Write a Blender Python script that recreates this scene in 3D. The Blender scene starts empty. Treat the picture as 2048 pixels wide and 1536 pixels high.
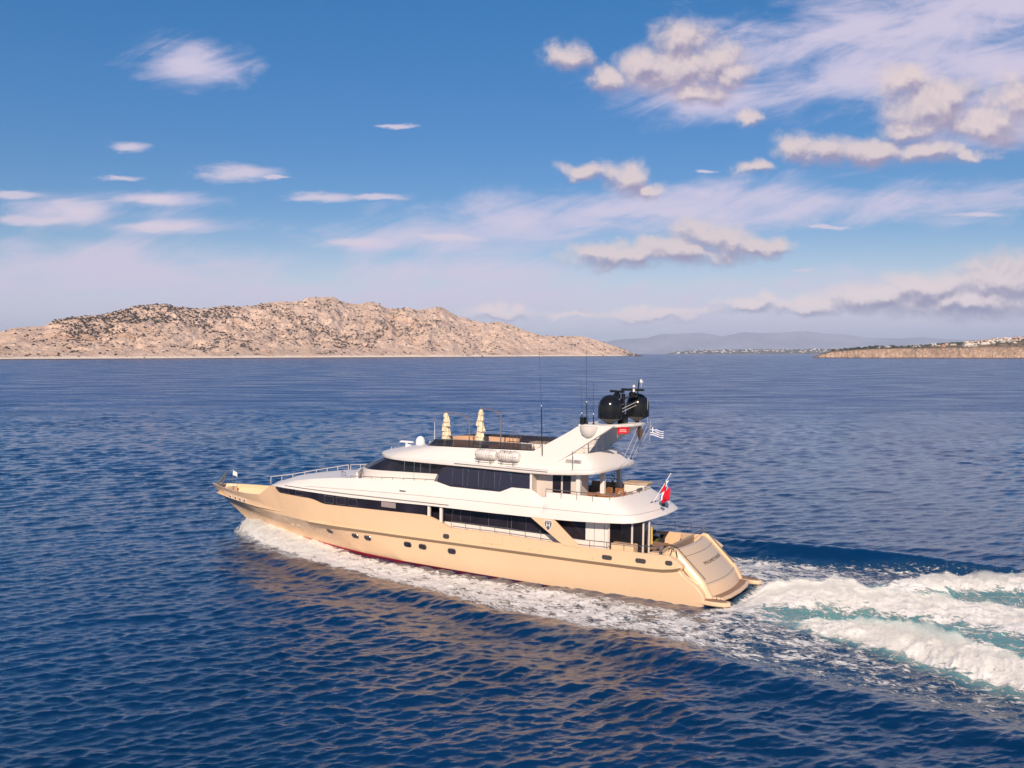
import bpy, bmesh, math, random
import numpy as np
from mathutils import Vector, Matrix, Euler

random.seed(7)
rng = np.random.default_rng(11)
SC = bpy.context.scene
COL = SC.collection
PI = math.pi

# ------------------------------------------------------------------ camera
CAM_H = 14.6
FPX = 1900.0                      # focal length in pixels of a 2048 wide frame
cam_d = bpy.data.cameras.new("camera")
cam = bpy.data.objects.new("camera", cam_d)
COL.objects.link(cam)
cam.location = (0, 0, CAM_H)
cam.rotation_euler = (math.radians(90) - math.atan(62 / FPX), 0, 0)
cam_d.sensor_width = 36.0
cam_d.lens = FPX / 2048 * 36.0
cam_d.clip_start = 0.5
cam_d.clip_end = 90000
SC.camera = cam

# ------------------------------------------------------------------ colour management
SC.view_settings.view_transform = 'Standard'
SC.view_settings.look = 'None'
SC.view_settings.gamma = 1
SC.view_settings.exposure = 0.42
SC.view_settings.use_curve_mapping = False
SC.cycles.use_denoising = True
SC.cycles.denoiser = 'OPENIMAGEDENOISE'
SC.cycles.denoising_prefilter = 'ACCURATE'
SC.cycles.max_bounces = 8
SC.cycles.transparent_max_bounces = 16
SC.cycles.volume_bounces = 0
SC.cycles.caustics_reflective = False
SC.cycles.caustics_refractive = False

# ------------------------------------------------------------------ sun
SUN_EL, SUN_AZ = math.radians(31), math.radians(186)       # azimuth clockwise from +Y
sd = Vector((math.sin(SUN_AZ) * math.cos(SUN_EL), math.cos(SUN_AZ) * math.cos(SUN_EL), math.sin(SUN_EL)))
sun_d = bpy.data.lights.new("sun", 'SUN')
sun_d.energy = 4.0
sun_d.angle = math.radians(0.5)
sun_d.color = (1.0, 0.82, 0.63)
sun = bpy.data.objects.new("sun", sun_d)
COL.objects.link(sun)
sun.rotation_euler = sd.to_track_quat('Z', 'Y').to_euler()


# ------------------------------------------------------------------ node helpers
def N(nt, t, ins=None, **props):
    n = nt.nodes.new(t)
    for k, v in props.items():
        setattr(n, k, v)
    if ins:
        for k, v in ins.items():
            s = n.inputs[k]
            if isinstance(v, bpy.types.NodeSocket):
                nt.links.new(v, s)
            else:
                s.default_value = v
    return n


def M_(nt, op, a, b=0.0, c=0.0, clamp=False):
    n = N(nt, 'ShaderNodeMath', {0: a, 1: b, 2: c}, operation=op)
    n.use_clamp = clamp
    return n.outputs[0]


def VM(nt, op, a, b=(0, 0, 0), c=(0, 0, 0)):
    n = nt.nodes.new('ShaderNodeVectorMath')
    n.operation = op
    for i, v in enumerate((a, b, c)):
        s = n.inputs[i]
        if isinstance(v, bpy.types.NodeSocket):
            nt.links.new(v, s)
        else:
            s.default_value = v
    return n.outputs[0] if op not in ('LENGTH', 'DOT_PRODUCT', 'DISTANCE') else n.outputs['Value']


def MR(nt, v, a, b, c=0.0, d=1.0, kind='SMOOTHSTEP'):
    n = N(nt, 'ShaderNodeMapRange', {0: v, 1: a, 2: b, 3: c, 4: d}, interpolation_type=kind)
    return n.outputs[0]


def MIX(nt, f, a, b, blend='MIX'):
    n = nt.nodes.new('ShaderNodeMix')
    n.data_type = 'RGBA'
    n.blend_type = blend
    for idx, v in ((0, f), (6, a), (7, b)):
        s = n.inputs[idx]
        if isinstance(v, bpy.types.NodeSocket):
            nt.links.new(v, s)
        elif idx == 0:
            s.default_value = v
        else:
            s.default_value = (*v[:3], 1.0)
    return n.outputs[2]


def NOISE(nt, vec, scale, detail=5.0, rough=0.55, dist=0.0, dim='3D'):
    n = N(nt, 'ShaderNodeTexNoise', {'Vector': vec, 'Scale': scale, 'Detail': detail, 'Roughness': rough, 'Distortion': dist}, noise_dimensions=dim)
    return n.outputs[0]


# ------------------------------------------------------------------ world: sky with clouds
SKY_S = 0.1
world = bpy.data.worlds.new("World")
SC.world = world
world.use_nodes = True
nt = world.node_tree
nt.nodes.clear()
out = nt.nodes.new('ShaderNodeOutputWorld')
bg = nt.nodes.new('ShaderNodeBackground')
bg.inputs['Strength'].default_value = SKY_S
nt.links.new(bg.outputs[0], out.inputs[0])
sky = nt.nodes.new('ShaderNodeTexSky')
sky.sky_type = 'NISHITA'
sky.sun_disc = False
sky.sun_elevation = SUN_EL
sky.sun_rotation = SUN_AZ
sky.altitude = 0
sky.air_density = 1.0
sky.dust_density = 0.2
sky.ozone_density = 3.0
tc = nt.nodes.new('ShaderNodeTexCoord')
D_ = tc.outputs['Generated']
sep = N(nt, 'ShaderNodeSeparateXYZ', {0: D_})
yc = M_(nt, 'MAXIMUM', sep.outputs[1], 0.12)
U = M_(nt, 'DIVIDE', sep.outputs[0], yc)
W = M_(nt, 'DIVIDE', sep.outputs[2], yc)
P_ = N(nt, 'ShaderNodeCombineXYZ', {0: U, 1: W, 2: 0.0}).outputs[0]


def pxc(cx, cy):                                  # direction of a cloud: tangent of azimuth, tangent of elevation
    return ((cx - 1024) / FPX, (706 - cy) / FPX)


def blob_group(name, blobs, smooth):
    g = bpy.data.node_groups.new(name, 'ShaderNodeTree')
    g.interface.new_socket('P', in_out='INPUT', socket_type='NodeSocketVector')
    g.interface.new_socket('D', in_out='OUTPUT', socket_type='NodeSocketFloat')
    gi = g.nodes.new('NodeGroupInput')
    go = g.nodes.new('NodeGroupOutput')
    cur = None
    for (cx, cy, rx, ry) in blobs:
        x, y = pxc(cx, cy)
        sx, sy = FPX / rx, FPX / ry
        v = VM(g, 'MULTIPLY_ADD', gi.outputs[0], (sx, sy, 0), (-x * sx, -y * sy, 0))
        l = VM(g, 'LENGTH', v)
        cur = l if cur is None else M_(g, 'SMOOTH_MIN', cur, l, smooth)
    g.links.new(cur, go.inputs[0])
    return g


CUMULUS = [(1365, 145, 115, 62), (1850, 215, 110, 62), (1360, 500, 150, 24), (1352, 92, 62, 52), (1285, 135, 60, 40), (1345, 158, 105, 40), (1430, 138, 68, 50), (1385, 190, 90, 28), (1465, 158, 45, 32),
           (1132, 124, 46, 34), (1215, 160, 48, 28), (1487, 243, 32, 19), (1505, 342, 36, 16), (1168, 342, 62, 19), (1246, 352, 44, 38),
           (1285, 378, 40, 16), (1585, 300, 48, 34), (1640, 308, 70, 36), (1745, 305, 105, 32), (1840, 308, 105, 30), (1925, 310, 66, 18),
           (1808, 165, 66, 34), (1850, 215, 85, 45), (1905, 190, 55, 40), (1805, 262, 64, 28), (1960, 255, 100, 40), (2030, 215, 70, 60),
           (1275, 512, 160, 27), (1205, 500, 66, 22), (1355, 508, 80, 22), (1400, 468, 76, 34), (1455, 480, 64, 30), (1505, 490, 75, 24),
           (1560, 487, 40, 18), (1000, 627, 70, 15), (1310, 628, 150, 12), (1500, 610, 70, 18), (1532, 598, 30, 14), (1610, 606, 100, 22),
           (1750, 590, 110, 34), (1860, 575, 130, 42), (2010, 560, 140, 54), (1930, 605, 220, 36), (2200, 560, 200, 80), (1140, 632, 60, 6)]
LENS = [(478, 348, 92, 19), (262, 297, 48, 12), (655, 397, 70, 12), (760, 395, 62, 7), (40, 390, 60, 10), (240, 360, 50, 6), (1405, 345, 26, 4),
        (1950, 430, 60, 6), (320, 455, 95, 11), (310, 403, 66, 14), (165, 425, 60, 26), (80, 442, 90, 12), (720, 484, 48, 9), (900, 478, 70, 8),
        (560, 358, 28, 5), (800, 254, 36, 5), (1605, 541, 30, 4), (1660, 455, 44, 4)]
VEIL = [(385, 140, 85, 46), (200, 530, 360, 52), (240, 560, 420, 60), (80, 600, 420, 60), (930, 550, 330, 40), (1040, 450, 190, 52), (150, 425, 170, 36), (330, 455, 150, 16), (310, 400, 90, 14),
        (1300, 425, 320, 44), (1750, 400, 420, 42), (1560, 110, 180, 60), (1720, 70, 260, 80), (1900, 60, 280, 100), (1700, 150, 220, 60), (880, 480, 200, 30), (750, 490, 120, 14),
        (1420, 205, 190, 44), (1960, 130, 180, 80), (1950, 230, 160, 70), (900, 600, 900, 50), (1600, 650, 900, 45), (2000, 20, 400, 60)]
gC, gL, gV = blob_group('cumulus', CUMULUS, 0.22), blob_group('lens_cloud', LENS, 0.12), blob_group('veil_cloud', VEIL, 0.5)


def field(g, vec):
    n = nt.nodes.new('ShaderNodeGroup')
    n.node_tree = g
    nt.links.new(vec, n.inputs[0])
    return n.outputs[0]


nzc = N(nt, 'ShaderNodeTexNoise', {'Vector': P_, 'Scale': 20.0, 'Detail': 6.0, 'Roughness': 0.6})
warp = VM(nt, 'MULTIPLY', VM(nt, 'SUBTRACT', nzc.outputs['Color'], (0.5, 0.5, 0.5)), (0.062, 0.040, 0))
Pw = VM(nt, 'ADD', P_, warp)


# cumulus: ragged density, read here and again a little towards the light (up and left)
def cum(vec_w, vec, det=6.0):
    n = NOISE(nt, vec, 26.0, det, 0.66, 0.25)
    return M_(nt, 'ADD', M_(nt, 'SUBTRACT', 1.06, field(gC, vec_w)), M_(nt, 'MULTIPLY', M_(nt, 'SUBTRACT', n, 0.5), 1.5))


d1 = cum(Pw, P_)
d2 = cum(VM(nt, 'ADD', Pw, (-0.003, 0.0095, 0)), VM(nt, 'ADD', P_, (-0.002, 0.007, 0)), 3.0)
aC = M_(nt, 'MULTIPLY', MR(nt, d1, -0.26, 0.76), 0.93)
lit = MR(nt, M_(nt, 'SUBTRACT', d1, d2), -0.42, 0.40)
# lens clouds: smooth edged
nl = N(nt, 'ShaderNodeTexNoise', {'Vector': VM(nt, 'MULTIPLY', P_, (1, 3.2, 1)), 'Scale': 22.0, 'Detail': 6.0, 'Roughness': 0.6})
Pl = VM(nt, 'ADD', P_, VM(nt, 'MULTIPLY', VM(nt, 'SUBTRACT', nl.outputs['Color'], (0.5, 0.5, 0.5)), (0.05, 0.014, 0)))
dl = M_(nt, 'ADD', M_(nt, 'SUBTRACT', 1.0, field(gL, Pl)), M_(nt, 'MULTIPLY', M_(nt, 'SUBTRACT', nl.outputs[0], 0.5), 1.3))
aL = M_(nt, 'MULTIPLY', MR(nt, dl, -0.25, 0.7), 0.80)
# veil: streaky cirrus
rot = N(nt, 'ShaderNodeVectorRotate', {'Vector': P_, 'Angle': math.radians(-17)}, rotation_type='Z_AXIS').outputs[0]
nv1 = NOISE(nt, VM(nt, 'MULTIPLY', rot, (1, 3.4, 1)), 8.0, 6.5, 0.66, 0.9)
nv2 = NOISE(nt, VM(nt, 'MULTIPLY', P_, (1, 3.4, 1)), 6.0, 5.0, 0.60, 0.5)
dv = M_(nt, 'ADD', M_(nt, 'SUBTRACT', 1.0, field(gV, P_)), M_(nt, 'MULTIPLY', M_(nt, 'SUBTRACT', M_(nt, 'ADD', nv1, nv2), 0.98), 2.6))
aV = M_(nt, 'MULTIPLY', M_(nt, 'MULTIPLY', MR(nt, dv, -0.45, 1.15), MR(nt, W, 0.74, 0.5)), 0.86)
k = 1.0 / SKY_S
skyc = N(nt, 'ShaderNodeHueSaturation', {'Hue': 0.503, 'Saturation': 1.40, 'Value': 0.70, 'Color': sky.outputs[0]}).outputs[0]
mid = M_(nt, 'MULTIPLY', MR(nt, W, 0.40, 0.16), MR(nt, W, -0.02, 0.14))
skyc = MIX(nt, mid, skyc, MIX(nt, 1.0, skyc, (0.78, 0.79, 0.88), 'MULTIPLY'))
low = MR(nt, W, 0.0, 0.17, 1.0, 0.0, 'SMOOTHERSTEP')
skyc = MIX(nt, M_(nt, 'MULTIPLY', low, 0.62), skyc, (0.60 * k, 0.545 * k, 0.66 * k))
c = MIX(nt, aV, skyc, (0.55 * k, 0.485 * k, 0.60 * k))
c = MIX(nt, aL, c, (0.58 * k, 0.50 * k, 0.58 * k))
lowc = MR(nt, W, 0.12, 0.03)
ccol = MIX(nt, lit, MIX(nt, lowc, (0.27 * k, 0.23 * k, 0.335 * k), (0.20 * k, 0.17 * k, 0.28 * k)), MIX(nt, lowc, (0.60 * k, 0.495 * k, 0.485 * k), (0.78 * k, 0.63 * k, 0.60 * k)))
cc_ = MIX(nt, aC, c, ccol)
# three backgrounds joined by yes/no tests, so that directions without clouds cost nothing
isf = M_(nt, 'MULTIPLY', M_(nt, 'GREATER_THAN', sep.outputs[1], 0.12), M_(nt, 'GREATER_THAN', W, -0.01))
fv = M_(nt, 'MULTIPLY', isf, M_(nt, 'LESS_THAN', W, 0.75))
fc = M_(nt, 'MULTIPLY', M_(nt, 'MULTIPLY', isf, M_(nt, 'LESS_THAN', W, 0.43)), M_(nt, 'GREATER_THAN', U, -0.13))
bgs = [N(nt, 'ShaderNodeBackground', {'Color': q, 'Strength': SKY_S}) for q in (skyc, c, cc_)]
m1 = N(nt, 'ShaderNodeMixShader', {0: fc})
nt.links.new(bgs[1].outputs[0], m1.inputs[1])
nt.links.new(bgs[2].outputs[0], m1.inputs[2])
m2 = N(nt, 'ShaderNodeMixShader', {0: fv})
nt.links.new(bgs[0].outputs[0], m2.inputs[1])
nt.links.new(m1.outputs[0], m2.inputs[2])
nt.links.new(m2.outputs[0], out.inputs[0])
nt.nodes.remove(bg)


# ------------------------------------------------------------------ object helpers
def link(o, parent=None):
    COL.objects.link(o)
    if parent is not None:
        o.parent = parent
    return o


def tag(o, label=None, cat=None, group=None, kind=None):
    if label:
        o['label'] = label
    if cat:
        o['category'] = cat
    if group:
        o['group'] = group
    if kind:
        o['kind'] = kind
    return o


class MB:
    """collects vertices and faces of ONE mesh"""
    def __init__(self):
        self.v, self.f, self.m = [], [], []

    def add(self, vs, fs, mi=0):
        b = len(self.v)
        self.v += [tuple(p) for p in vs]
        self.f += [tuple(i + b for i in f) for f in fs]
        self.m += [mi] * len(fs)
        return self

    def box(self, x0, x1, y0, y1, z0, z1, mi=0):
        vs = [(x, y, z) for z in (z0, z1) for y in (y0, y1) for x in (x0, x1)]
        return self.add(vs, [(0, 2, 3, 1), (4, 5, 7, 6), (0, 1, 5, 4), (2, 6, 7, 3), (0, 4, 6, 2), (1, 3, 7, 5)], mi)

    def tube(self, pts, r, n=8, mi=0, closed=False, cap=True):
        pts = [Vector(p) for p in pts]
        rs = r if isinstance(r, (list, tuple)) else [r] * len(pts)
        vs, fs = [], []
        ref = None
        for i, p in enumerate(pts):
            if closed:
                t = pts[(i + 1) % len(pts)] - pts[i - 1]
            else:
                t = pts[min(i + 1, len(pts) - 1)] - pts[max(i - 1, 0)]
            t.normalize()
            if ref is None:
                ref = Vector((0, 0, 1)) if abs(t.z) < 0.9 else Vector((1, 0, 0))
            a = (ref - t * ref.dot(t)).normalized()
            ref = a
            b = t.cross(a)
            for k in range(n):
                an = 2 * PI * k / n
                vs.append(p + (a * math.cos(an) + b * math.sin(an)) * rs[i])
        m = len(pts)
        for i in range(m if closed else m - 1):
            for k in range(n):
                j = (i + 1) % m
                fs.append((i * n + k, i * n + (k + 1) % n, j * n + (k + 1) % n, j * n + k))
        if cap and not closed:
            fs.append(tuple(range(n - 1, -1, -1)))
            fs.append(tuple(range((m - 1) * n, m * n)))
        return self.add(vs, fs, mi)

    def lathe(self, prof, n=24, c=(0, 0, 0), mi=0, axis='z'):
        vs, fs = [], []
        for (r, z) in prof:
            for k in range(n):
                a = 2 * PI * k / n
                p = (r * math.cos(a), r * math.sin(a), z)
                if axis == 'x':
                    p = (p[2], p[0], p[1])
                vs.append((p[0] + c[0], p[1] + c[1], p[2] + c[2]))
        m = len(prof)
        for i in range(m - 1):
            for k in range(n):
                fs.append((i * n + k, i * n + (k + 1) % n, (i + 1) * n + (k + 1) % n, (i + 1) * n + k))
        fs.append(tuple(range(n - 1, -1, -1)))
        fs.append(tuple(range((m - 1) * n, m * n)))
        return self.add(vs, fs, mi)

    def grid(self, rows, mi=0, closed=False):
        """rows: equal-length lists of points"""
        n = len(rows[0])
        vs = [p for r in rows for p in r]
        fs = []
        for i in range(len(rows) - 1):
            for k in range(n if closed else n - 1):
                k2 = (k + 1) % n
                fs.append((i * n + k, i * n + k2, (i + 1) * n + k2, (i + 1) * n + k))
        return self.add(vs, fs, mi)

    def prism(self, poly, axis, a, b, mi=0):
        """polygon of 2D points swept along an axis from a to b; poly is given in the other two axes (in order x,y,z)"""
        def P(p, t):
            q = list(p)
            q.insert({'x': 0, 'y': 1, 'z': 2}[axis], t)
            return tuple(q)
        n = len(poly)
        vs = [P(p, a) for p in poly] + [P(p, b) for p in poly]
        fs = [tuple(range(n)), tuple(range(2 * n - 1, n - 1, -1))]
        fs += [(i, i + n, (i + 1) % n + n, (i + 1) % n) for i in range(n)]
        return self.add(vs, fs, mi)

    def ball(self, c, r, seg=12, rings=8, mi=0, sz=1.0):
        prof = []
        for i in range(rings + 1):
            a = -PI / 2 + PI * i / rings
            prof.append((max(r * math.cos(a), 1e-4), r * sz * math.sin(a)))
        return self.lathe(prof, seg, c, mi)

    def build(self, name, mat, parent=None, smooth=40, bevel=0.0, norm=True):
        me = bpy.data.meshes.new(name)
        me.from_pydata(self.v, [], self.f)
        for m in (mat if isinstance(mat, (list, tuple)) else [mat]):
            me.materials.append(m)
        if len(set(self.m)) > 1:
            me.polygons.foreach_set('material_index', self.m)
        if norm:
            bm = bmesh.new()
            bm.from_mesh(me)
            bmesh.ops.remove_doubles(bm, verts=bm.verts, dist=1e-5)
            bmesh.ops.recalc_face_normals(bm, faces=bm.faces)
            bm.to_mesh(me)
            bm.free()
        if smooth:
            me.polygons.foreach_set('use_smooth', [True] * len(me.polygons))
            me.set_sharp_from_angle(angle=math.radians(smooth))
        o = bpy.data.objects.new(name, me)
        if bevel:
            b = o.modifiers.new('bevel', 'BEVEL')
            b.width = bevel
            b.segments = 2
            b.limit_method = 'ANGLE'
            b.angle_limit = math.radians(35)
            b.harden_normals = True
        return link(o, parent)


def empty(name, loc=(0, 0, 0), mat=None):
    o = bpy.data.objects.new(name, None)
    COL.objects.link(o)
    o.empty_display_size = 0.3
    o.matrix_world = (mat if mat is not None else Matrix.Identity(4)) @ Matrix.Translation(loc)
    return o


# ------------------------------------------------------------------ materials
MATS = {}


def mat(name, col=(0.5, 0.5, 0.5), rough=0.5, metal=0.0, spec=0.5, coat=0.0, vary=0.0, vscale=3.0, bump=0.0, bscale=30.0, trans=0.0, alpha=1.0, ior=1.45):
    if name in MATS:
        return MATS[name]
    m = bpy.data.materials.new(name)
    m.use_nodes = True
    t = m.node_tree
    b = t.nodes['Principled BSDF']
    b.inputs['Base Color'].default_value = (*col, 1)
    b.inputs['Roughness'].default_value = rough
    b.inputs['Metallic'].default_value = metal
    b.inputs['Specular IOR Level'].default_value = spec
    b.inputs['Coat Weight'].default_value = coat
    b.inputs['Coat Roughness'].default_value = 0.05
    b.inputs['Transmission Weight'].default_value = trans
    b.inputs['IOR'].default_value = ior
    b.inputs['Alpha'].default_value = alpha
    tcn = t.nodes.new('ShaderNodeTexCoord')
    if vary:
        nz = NOISE(t, tcn.outputs['Object'], vscale, 6, 0.6)
        f = MR(t, nz, 0.3, 0.7, 1 - vary, 1 + vary * 0.5, 'LINEAR')
        cc = MIX(t, 1.0, col, N(t, 'ShaderNodeCombineColor', {0: f, 1: f, 2: f}).outputs[0], 'MULTIPLY')
        t.links.new(cc, b.inputs['Base Color'])
        rr = MR(t, NOISE(t, tcn.outputs['Object'], vscale * 2.3, 4), 0.3, 0.7, max(rough - 0.06, 0), rough + 0.08, 'LINEAR')
        t.links.new(rr, b.inputs['Roughness'])
    if bump:
        nz = NOISE(t, tcn.outputs['Object'], bscale, 5, 0.6)
        bn = N(t, 'ShaderNodeBump', {'Height': nz, 'Strength': bump, 'Distance': 0.02})
        t.links.new(bn.outputs[0], b.inputs['Normal'])
    MATS[name] = m
    return m
# ------------------------------------------------------------------ yacht frame (x forward, y to port, z up; bow trimmed up by 1 degree)
TH, TRIM = math.radians(31.0), math.radians(1.0)
YO = Vector((12.7245, 57.2756, 0.0))
_f0 = Vector((-math.cos(TH), math.sin(TH), 0))
YP = Vector((-math.sin(TH), -math.cos(TH), 0))
YF = _f0 * math.cos(TRIM) + Vector((0, 0, 1)) * math.sin(TRIM)
YU = -_f0 * math.sin(TRIM) + Vector((0, 0, 1)) * math.cos(TRIM)
YM = Matrix(((YF.x, YP.x, YU.x, YO.x), (YF.y, YP.y, YU.y, YO.y), (YF.z, YP.z, YU.z, YO.z), (0, 0, 0, 1)))


# ------------------------------------------------------------------ numpy value noise
_perm = rng.random((256, 256))


def vnoise(x, y):
    xi, yi = np.floor(x).astype(int), np.floor(y).astype(int)
    fx, fy = x - xi, y - yi
    fx = fx * fx * (3 - 2 * fx)
    fy = fy * fy * (3 - 2 * fy)
    g = lambda a, b: _perm[a & 255, b & 255]
    return (g(xi, yi) * (1 - fx) + g(xi + 1, yi) * fx) * (1 - fy) + (g(xi, yi + 1) * (1 - fx) + g(xi + 1, yi + 1) * fx) * fy


def fbm(x, y, oct=5, gain=0.5, ridged=False):
    s, a, t = np.zeros_like(x), 1.0, 0.0
    for k in range(oct):
        n = vnoise(x * 2 ** k + 17.3 * k, y * 2 ** k - 9.1 * k)
        if ridged:
            n = 1 - np.abs(2 * n - 1)
        s += a * n
        t += a
        a *= gain
    return s / t


def sstep(a, b, x):
    t = np.clip((x - a) / (b - a), 0, 1)
    return t * t * (3 - 2 * t)


def grid_mesh(name, X, Y, Z, mats, attrs=None, smooth=True, parent=None):
    nr, nc = X.shape
    me = bpy.data.meshes.new(name)
    me.vertices.add(nr * nc)
    me.vertices.foreach_set('co', np.stack([X, Y, Z], -1).astype(np.float32).ravel())
    i = np.arange(nr * nc).reshape(nr, nc)
    q = np.stack([i[:-1, :-1], i[:-1, 1:], i[1:, 1:], i[1:, :-1]], -1).reshape(-1, 4)
    n = len(q)
    me.loops.add(n * 4)
    me.polygons.add(n)
    me.loops.foreach_set('vertex_index', q.astype(np.int32).ravel())
    me.polygons.foreach_set('loop_start', np.arange(0, n * 4, 4, dtype=np.int32))
    me.polygons.foreach_set('loop_total', np.full(n, 4, dtype=np.int32))
    me.update(calc_edges=True)
    me.validate()
    if smooth:
        me.polygons.foreach_set('use_smooth', np.ones(n, dtype=bool))
    for k, a in (attrs or {}).items():
        at = me.attributes.new(k, 'FLOAT', 'POINT')
        at.data.foreach_set('value', a.astype(np.float32).ravel())
    for m in mats:
        me.materials.append(m)
    o = bpy.data.objects.new(name, me)
    return link(o, parent)


# ------------------------------------------------------------------ sea
def hull_half(x):
    """half breadth of the waterline"""
    return np.interp(x, [-1.6, 0, 10, 22, 27, 31, 34, 37, 39, 40.5], [0.0, 3.5, 3.6, 3.5, 3.1, 2.4, 1.7, 0.9, 0.35, 0.0])


def wake(X, Y):
    """height, foam and milky-water amounts of the yacht's wave system at world X, Y"""
    dx, dy = X - YO.x, Y - YO.y
    bx = dx * _f0.x + dy * _f0.y
    by = dx * YP.x + dy * YP.y
    a = np.abs(by)
    port = by > 0
    h = np.zeros_like(X)
    foam = np.zeros_like(X)
    milk = np.zeros_like(X)
    hb = hull_half(bx)
    n1 = fbm(bx * 0.55 + 5, by * 0.55, 5)
    n2 = fbm(bx * 0.22 + 50, by * 0.35 + 11, 4)
    n3 = fbm(bx * 1.7 + 9, by * 1.7 + 31, 4)
    nr = fbm(bx * 0.9 + 3, by * 1.2 + 71, 5, 0.55, True)
    # --- bow wave sheet along the hull: outer edge of the foam band
    oe = np.interp(bx, [-40, -14, -5.5, 0, 6, 11, 15.5, 21, 25.5, 30, 33, 36, 38.5, 40.3, 41.2],
                   [16.5, 14.2, 12.6, 11.7, 11.0, 10.1, 9.0, 8.1, 6.9, 5.5, 4.6, 3.5, 2.2, 1.0, 0.0]) * np.where(port, 1.0, 1.02)
    oe = oe + (n2 - 0.5) * 2.4
    ie = hb + np.interp(bx, [-5, 0, 8, 14, 17, 22, 26, 29, 41], [3.0, 1.4, 0.8, 0.6, 0.45, 0.1, -0.4, -1.6, -1.6])
    inside = sstep(0.0, 1.3, oe - a) * sstep(-0.5, 0.9, a - ie) * (bx < 41.2)
    t = np.clip((a - hb) / np.maximum(oe - hb, 0.3), 0, 1)
    dens = np.interp(bx, [-60, -30, -8, 0, 10, 20, 28, 33, 40], [0.0, 0.12, 0.36, 0.52, 0.62, 0.68, 0.84, 1.05, 1.3])
    prof = np.interp(t, [0, 0.15, 0.55, 0.85, 1.0], [0.85, 0.95, 1.0, 0.88, 0.58])
    foam = np.maximum(foam, inside * dens * prof * (0.72 + 0.56 * n1))
    sheet = np.interp(bx, [-10, 0, 12, 20, 27, 32, 36, 38.5, 40, 41], [0, 0.05, 0.12, 0.16, 0.2, 0.34, 0.62, 0.8, 0.6, 0.0])
    h += sheet * sstep(1.0, 0.25, t) * (bx < 41.2) * (0.65 + 0.7 * n1) * (a < oe + 1)
    h += inside * 0.16 * (nr - 0.5) * np.clip(dens, 0, 1)
    # --- hollow and crest just outside the foam band (the diverging wave)
    cre = np.interp(bx, [-60, -30, -10, 0, 10, 18, 26, 33, 39], [0.06, 0.14, 0.20, 0.24, 0.28, 0.28, 0.24, 0.16, 0.0])
    h += cre * np.exp(-((a - oe - 0.9) / 1.5) ** 2) - cre * 0.75 * np.exp(-((a - oe + 2.6) / 1.9) ** 2)
    h += cre * 0.45 * np.exp(-((a - oe - 6.5) / 1.9) ** 2) - cre * 0.35 * np.exp(-((a - oe - 3.8) / 1.6) ** 2)
    out_ = np.clip(a - oe, 0, 99)
    h += np.where(port, 0.055, 0.05) * np.interp(bx, [-60, -20, 0, 20, 34, 40], [.5, .9, 1.0, .9, .5, 0]) * np.cos(2 * PI * (a - oe - 0.9 + (n2 - .5) * 2.0) / 3.1) * np.exp(-out_ / 9.0) * sstep(1.5, 4.0, out_)
    # trough amidships where the boot stripe shows, piled up again aft
    near = np.exp(-np.clip(a - hb, 0, 99) / 2.5) * (bx > -1) * (bx < 40)
    h += near * np.interp(bx, [0, 4, 12, 17, 22, 27, 40], [-0.06, -0.06, -0.12, -0.14, -0.06, 0.0, 0.0])
    # far side: a clean steep wave face behind the stern
    h += np.where(~port, 1.0, 0.0) * 0.62 * np.exp(-((a - 14.3 - 0.02 * (bx - 4)) / 1.25) ** 2) * sstep(-48, -6, bx) * sstep(22, 8, bx)
    # --- stern wash
    s = -1.2 - bx                                        # metres behind the platform
    aft = sstep(-0.4, 0.6, s)
    half = np.interp(s, [0, 3, 6, 9, 13, 18, 26, 60], [3.4, 4.6, 6.0, 7.2, 9.5, 11.5, 14, 22])
    ridge_p = np.interp(s, [0, 3, 6, 9, 13, 18, 26, 60], [2.8, 3.6, 4.4, 5.3, 7.2, 9.4, 12.3, 20])
    ridge_s = np.interp(s, [0, 3, 6, 9, 13, 18, 26, 60], [2.8, 3.8, 5.0, 6.6, 9.3, 11.6, 14.3, 22])
    dp, ds = by - ridge_p, -by - ridge_s
    amp = np.interp(s, [-1, 0, 2, 5, 9, 14, 25, 60], [0, 0.1, 0.45, 0.75, 1.2, 1.25, 0.9, 0.3])
    h += aft * amp * (np.exp(-(dp / 1.15) ** 2) * 0.62 * (0.6 + 0.8 * n1) * sstep(3, 8, s) + np.exp(-(ds / 1.25) ** 2) * 0.60 * (0.6 + 0.8 * n1) * sstep(4, 9, s))
    rooster = np.interp(s, [-0.5, 0.3, 2.0, 5, 9, 14, 22, 40], [-0.5, -0.35, 0.55, 1.05, 0.85, 0.6, 0.4, 0.1])
    cw = np.interp(s, [0, 3, 6, 10, 20, 40], [3.1, 2.4, 2.0, 2.3, 3.2, 6])
    cy = np.interp(s, [0, 3, 6, 10, 20], [0.0, -0.2, -0.9, -1.5, -1.8])
    core = np.exp(-((by - cy) / cw) ** 2)
    h += aft * rooster * core * (0.7 + 0.6 * n1)
    h -= aft * amp * 0.42 * np.exp(-((by - (ridge_p * 0.62 + cy * 0.38) - 0.2) / 1.2) ** 2) * sstep(2, 7, s)
    body = aft * sstep(0.6, -0.4, (a - half) / 1.6)
    wash = aft * np.maximum.reduce([1.25 * np.exp(-((by - cy) / (cw * 0.95)) ** 2) * np.interp(s, [0, 1, 12, 30, 60], [0.7, 1.1, 1.1, 0.8, 0.4]),
                                    1.3 * np.exp(-((dp - 0.35) / 1.25) ** 2) * sstep(2.5, 8, s) * np.interp(s, [0, 20, 60], [1, 1, 0.5]),
                                    1.2 * np.exp(-((ds) / 1.35) ** 2) * sstep(5, 10, s),
                                    0.10 * body])
    foam = np.maximum(foam, np.clip(wash, 0, 1.3) * (0.62 + 0.7 * n1))
    near_stern = aft * sstep(4.0, 1.0, s) * (a < 3.6)
    foam = np.maximum(foam, near_stern * (0.55 + 0.5 * n1))
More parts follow.
